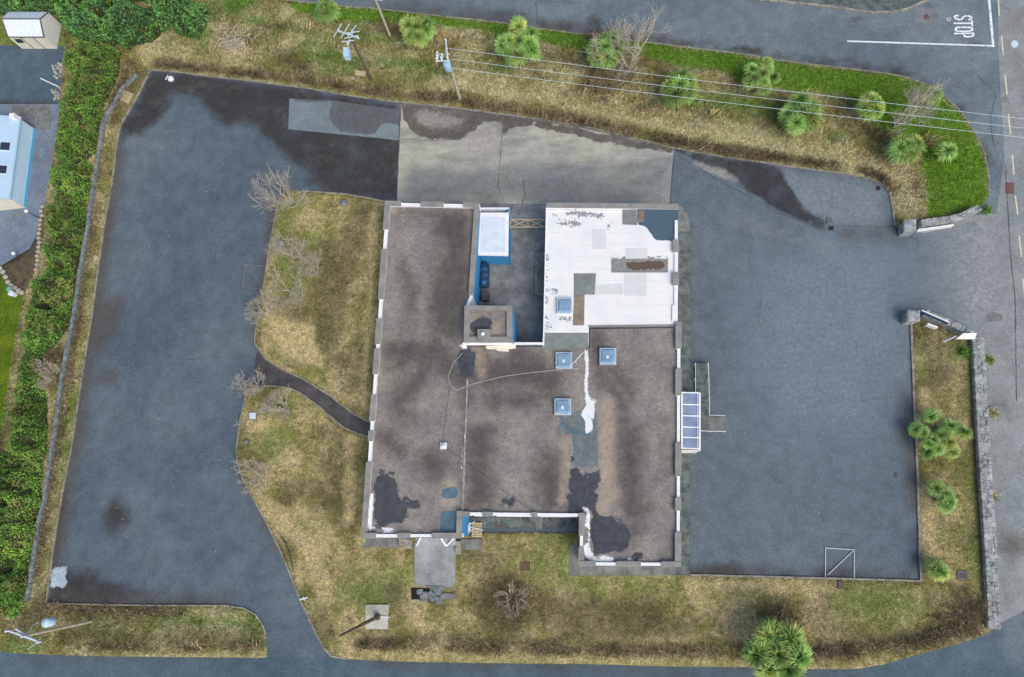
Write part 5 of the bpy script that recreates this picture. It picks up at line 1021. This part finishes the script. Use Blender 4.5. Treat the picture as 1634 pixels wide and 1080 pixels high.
palm('small single-headed cabbage palm at the kerb bend', 1487, 151, 28, 2, 2.3, heads=[(1489, 150)], size=0.95)
palm('twin-headed cabbage palm beside the tall dry reeds', 1440, 233, 48, 3, 2.5, heads=[(1436, 237), (1458, 228)], size=1.15)
palm('round single cabbage palm on the bright green corner', 1510, 241, 34, 1, 1.9, heads=[(1511, 241)], size=1.0)
palm('sprawling many-headed cabbage palm in the middle of the right planting strip', 1502, 694, 78, 8, 1.6, heads=[(1484, 664), (1473, 690), (1488, 700), (1503, 692), (1516, 680), (1538, 690), (1496, 716), (1514, 706), (1480, 708)], size=.72)
palm('small cabbage palm with dead lower leaves, lower in the right planting strip', 1505, 796, 40, 3, 1.6, heads=[(1493, 778), (1508, 788), (1509, 808), (1512, 800)], size=.75)
palm('pale low cabbage palm near the bottom right kerb corner', 1499, 911, 38, 2, 1.2, heads=[(1500, 912), (1492, 906)], size=1.0)
palm('biggest cabbage palm, at the lane edge along the bottom', 1242, 1040, 90, 13, 3.0, heads=[(1222, 1014), (1260, 1016), (1208, 1044), (1238, 1040), (1274, 1046), (1226, 1068), (1258, 1070)], size=1.2)
fl = np_mesh('flax_leaves', np.zeros((3, 3)), np.array([[0, 1, 2]])); bpy.data.meshes.remove(fl)
def tuft(label, name, cat, x, y, n, L, w, mat, lean, seed=0):
    q = P3(x, y); t = thing(name, label, cat, (q.x, q.y, 0)); p = np.array([q.x, q.y])+RNG.normal(0, .18, (n, 2)); blades('leaves', p, np.full(n, .15), L, w, M[mat], None, lean, kind=None, parent=t)
tuft('pale flax clump with yellow leaves on the rough bank below the wires', 'flax_plant', 'plant', 1134, 190, 150, (.7, 1.4), .07, 'flax', .75)
tuft('tall dry reeds between the twin-headed palm and the round palm', 'reed_clump', 'plant', 1472, 232, 70, (1.2, 2.4), .06, 'drygold', .6)
tuft('reddish green weed clump inside the slanting gate wall', 'weed_clump', 'plant', 1535, 562, 160, (.3, .8), .06, 'hedge', .95)
for x, y, lab in ((1576, 575, 'weedy green tuft at the outer foot of the rubble wall near the signboard'), (1582, 660, 'weedy tuft on the road side halfway down the rubble wall'), (1581, 790, 'small weedy tuft on the road side low down the rubble wall'), (1573, 336, 'round weed tuft at the road end of the curved gate wall')):
    tuft(lab, 'weed_clump', 'plant', x, y, 220, (.15, .55), .06, 'grass' if y != 336 else 'hedge', 1.0)

def bare_tree(label, x, y, h, spread, mat='bark', seed=0, stems=5, levels=4, tip=(0, 0), name='bare_tree', cat='tree', r0=.07):
    rr = random.Random(seed); q = P3(x, y); t = thing(name, label, cat, (q.x, q.y, 0)); tr = MB(); tw = MB(); lean = Vector((tip[0], tip[1], 0))
    def grow(p, d, L, r, lv):
        e = p; pts = [p]; dd = d.copy()
        for k in range(3):
            dd = (dd+Vector((rr.uniform(-.22, .22), rr.uniform(-.22, .22), rr.uniform(-.05, .2)))).normalized(); e = e+dd*L/3; pts.append(e)
        (tr if lv == 0 else tw).tube(pts, [r, r*.85, r*.75, max(.010, r*.6)], 5 if lv < 2 else 3, caps=False)
        if lv >= levels: return
        for k in range(rr.choice((3, 3, 4)) if lv < levels-1 else 4):
            nd = (dd+Vector((rr.gauss(0, .55), rr.gauss(0, .55), rr.uniform(-.2, .25)))).normalized(); s = pts[rr.choice((2, 3, 3))]; grow(s, nd, L*rr.uniform(.6, .85), max(.011, r*.58), lv+1)
    for i in range(stems):
        a = 2*math.pi*i/stems+rr.uniform(-.4, .4); d = Vector((math.cos(a)*spread, math.sin(a)*spread, 1))+lean; grow(Vector((q.x, q.y, 0)), d.normalized(), h*.36*rr.uniform(.8, 1.15), r0, 0)
    tr.build('trunk', M[mat], t); tw.build('twigs', M[mat], t)
bare_tree('large bare tree at the top left corner of the upper lawn', 464, 326, 4.3, .75, seed=1, stems=6)
bare_tree('bare tree in the upper lawn above the small goal frame', 478, 410, 3.8, .8, seed=2, stems=5)
bare_tree('bare sapling in the upper lawn near the dark grass patch', 508, 436, 2.6, .7, seed=3, stems=4, r0=.05)
bare_tree('bare tree with drooping twigs in the middle of the upper lawn', 476, 472, 3.4, .9, seed=4, stems=5)
bare_tree('bright bare tree leaning over the kerb below the small goal frame', 428, 502, 3.0, .7, seed=5, stems=5, tip=(-.2, .2))
bare_tree('bare tree at the yard end of the curved footpath', 412, 624, 2.8, .8, seed=6, stems=5, tip=(-.1, .1))
bare_tree('spreading bare tree just below the curved footpath', 456, 652, 3.0, .9, seed=7, stems=6)
bare_tree('small bare tree at the widest bend of the left kerb', 420, 760, 2.6, .9, seed=8, stems=5)
bare_tree('tall brown bare tree standing at the side road edge of the verge', 1000, 108, 6.4, .8, 'bark', 9, 6, 4, (.15, .1))
bare_tree('low brown bare bush in the rough bank under the wires', 962, 150, 3.0, 1.0, 'barkdark', 10, 6)
bare_tree('small pale bare tree on the green verge between two palms', 1424, 205, 5.0, .4, 'bark', 11, 5, 4, (.12, .05))
bare_tree('wide grey bare shrub in the grass south of the middle block', 818, 952, 2.2, 1.6, 'bark', 12, 10, 3, (0, 0), 'bare_shrub', 'shrub', .04)
bare_tree('tangled bare branches in the gap of the left hedge', 88, 600, 2.2, 1.0, 'bark', 13, 6, 4, (0, 0), 'bare_shrub', 'shrub', .04)
bare_tree('dark bare shrub above the biggest palm', 1250, 992, 1.8, 1.2, 'barkdark', 14, 7, 3, (0, 0), 'bare_shrub', 'shrub', .03)
bare_tree('grey twiggy bare shrub in the bottom right corner of the lawn', 1545, 968, 1.8, 1.1, 'barkdark', 15, 7, 4, (0, 0), 'bare_shrub', 'shrub', .03)
bare_tree('tiny bare twigs at the left kerb beside the pale cover', 388, 677, 1.0, 1.2, 'bark', 16, 4, 2, (0, 0), 'bare_shrub', 'shrub', .03)

# ------------------------------------------------------------------ litter, cracks
def specks(poly, n, s, mat, z, name, along=None, spread=.25):
    if along is not None:
        W = Pn(along); L = np.hypot(*np.diff(W, axis=0).T); cum = np.concatenate([[0], np.cumsum(L)]); q = RNG.uniform(0, cum[-1], n)
        p = np.stack([np.interp(q, cum, W[:, 0]), np.interp(q, cum, W[:, 1])], 1)+RNG.normal(0, spread, (n, 2))
    else: p = rand_in(Pn(poly), n)
    mb = MB()
    for c in p:
        a = random.uniform(0, 3.1); l = random.uniform(*s); w_ = l*random.uniform(.4, .9); u_ = np.array([math.cos(a), math.sin(a)])*l/2; v_ = np.array([-math.sin(a), math.cos(a)])*w_/2
        mb.prism([tuple(c+u_), tuple(c+v_), tuple(c-u_), tuple(c-v_)], z-.01, z+l*.25)
    o = mb.build(name, M[mat]); o['kind'] = 'stuff'
specks([(200, 260), (430, 260), (400, 600), (370, 900), (110, 930), (150, 560)], 60, (.05, .14), 'scree', .012, 'litter')
specks([(1110, 300), (1420, 320), (1450, 520), (1455, 900), (1110, 900)], 60, (.05, .13), 'scree', .014, 'litter')
specks([(650, 240), (1060, 260), (1060, 315), (645, 310)], 40, (.05, .16), 'scree', .016, 'litter')
for ln in (K_TOP, K_LEFT, K_BOT, K_RIGHT, K_LOW[:22], K_UPW, K_BL): specks(None, 130, (.05, .14), 'rust' if ln is not K_LEFT else 'soil', .014, 'leaf_litter', ln, .22)
for px, w in (([(1180, 340), (1200, 380), (1196, 420), (1215, 470), (1210, 520)], .03), ([(330, 330), (345, 400), (338, 470)], .025), ([(1300, 620), (1360, 640), (1430, 632)], .025), ([(1240, 470), (1330, 455), (1430, 470)], .025), ([(1560, 120), (1590, 150), (1580, 190), (1588, 240)], .05), ([(240, 560), (300, 575), (380, 566)], .025), ([(835, 285), (838, 310), (832, 330)], .06), ([(795, 290), (798, 308)], .09)):
    ribbon('crack', px, w, .018, M['cover'], jit=.05)

# ------------------------------------------------------------------ bits and pieces
t = thing('sack', 'white crumpled sack in the top left corner of the yard', 'sack', at(272, 125)); c = P(272, 125, .2); MB().lathe(c, [(.32, .01), (.36, .15), (.3, .3), (.18, .36), (.01, .34)], 9).build('sack_body', M['palemetal'], t); MB().beam(P3(264, 127, .1), P3(268, 120, .25), .1, .06).build('sack_mouth', M['palemetal'], t)
t = thing('marker_post', 'short yellow marker post at the kerb below the dark utility pole', 'post', at(541, 136)); p = P3(541, 136); MB().beam((p.x, p.y, 0), (p.x+.05, p.y+.12, 1.0), .14, .08).build('post', M['yellow'], t); MB().beam((p.x, p.y, 0), (p.x+.01, p.y+.02, .2), .2, .14).build('foot', M['cover'], t)
t = thing('plank', 'pale flat board at the foot of the dark utility pole', 'plank', at(577, 121)); MB().pxprism([(568, 116), (587, 120), (584, 127), (570, 124)], .5, .56, 0).build('board', M['palwood'], t); MB().pxprism([(563, 126), (568, 128), (567, 132), (562, 130)], .4, .5, 0).build('board', M['scree'], t)
t = thing('stake', 'thin pale stake standing in the bank above the white sack', 'stake', at(277, 103)); p = P3(277, 104); MB().tube([(p.x, p.y, 0), (p.x, p.y, 1.9)], [.05, .04], 7).build('shaft', M['wood'], t)
t = thing('brush_pile', 'heap of cut pale branches on the rough bank', 'brush pile', at(375, 68))
b = MB()
for i in range(140):
    q = P3(372+random.gauss(0, 12), 66+random.gauss(0, 9), .5+random.uniform(0, .4)); d = Vector((random.gauss(0, 1), random.gauss(0, 1), random.gauss(0, .15))).normalized()*random.uniform(.3, .8); b.tube([q-d, q+d], random.uniform(.012, .035), 4)
b.build('branches', M['bark'], t)['kind'] = 'stuff'
b = MB()
t = thing('hose', 'dark curved hose lying in the grass along the lower left kerb', 'hose', at(460, 880)); MB().tube([P3(x, y, .22) for x, y in ((448, 856), (455, 866), (461, 880), (466, 898), (468, 912))], .05, 6).build('tube', M['cover'], t)
t = thing('boulder', 'grey green boulder at the top of the upper lawn', 'boulder', at(549, 323)); MB().lathe(P(549, 323, .3), [(.4, .05), (.45, .25), (.3, .42), (.01, .48)], 8).build('rock', M['stoneblue'], t)
t = thing('boulder', 'small pale stone block among the bare trees of the upper lawn', 'boulder', at(449, 388)); MB().lathe(P(449, 388, .3), [(.3, .05), (.34, .3), (.2, .4), (.01, .42)], 6).build('rock', M['stone'], t)
t = thing('boulder', 'small grey stone on the lawn below the pale cover', 'boulder', at(393, 704)); MB().lathe(P(393, 704, .2), [(.22, .05), (.26, .25), (.01, .34)], 7).build('rock', M['stoneblue'], t)
t = thing('marker_post', 'small white fallen post at the kerb near the tall dark pole', 'post', at(484, 955)); MB().beam(P3(478, 957, .3), P3(491, 953, .3), .12, .08).build('post', M['palemetal'], t); MB().beam(P3(484, 952, .28), P3(486, 958, .28), .08, .06).build('crosspiece', M['palemetal'], t)
t = thing('drain_cover', 'small mossy drain clump beside the long stain tip', 'drain', at(1322, 351)); MB().rect(1319, 347, 1326, 356, 0, .1, 0).build('grate', M['mossy'], t)
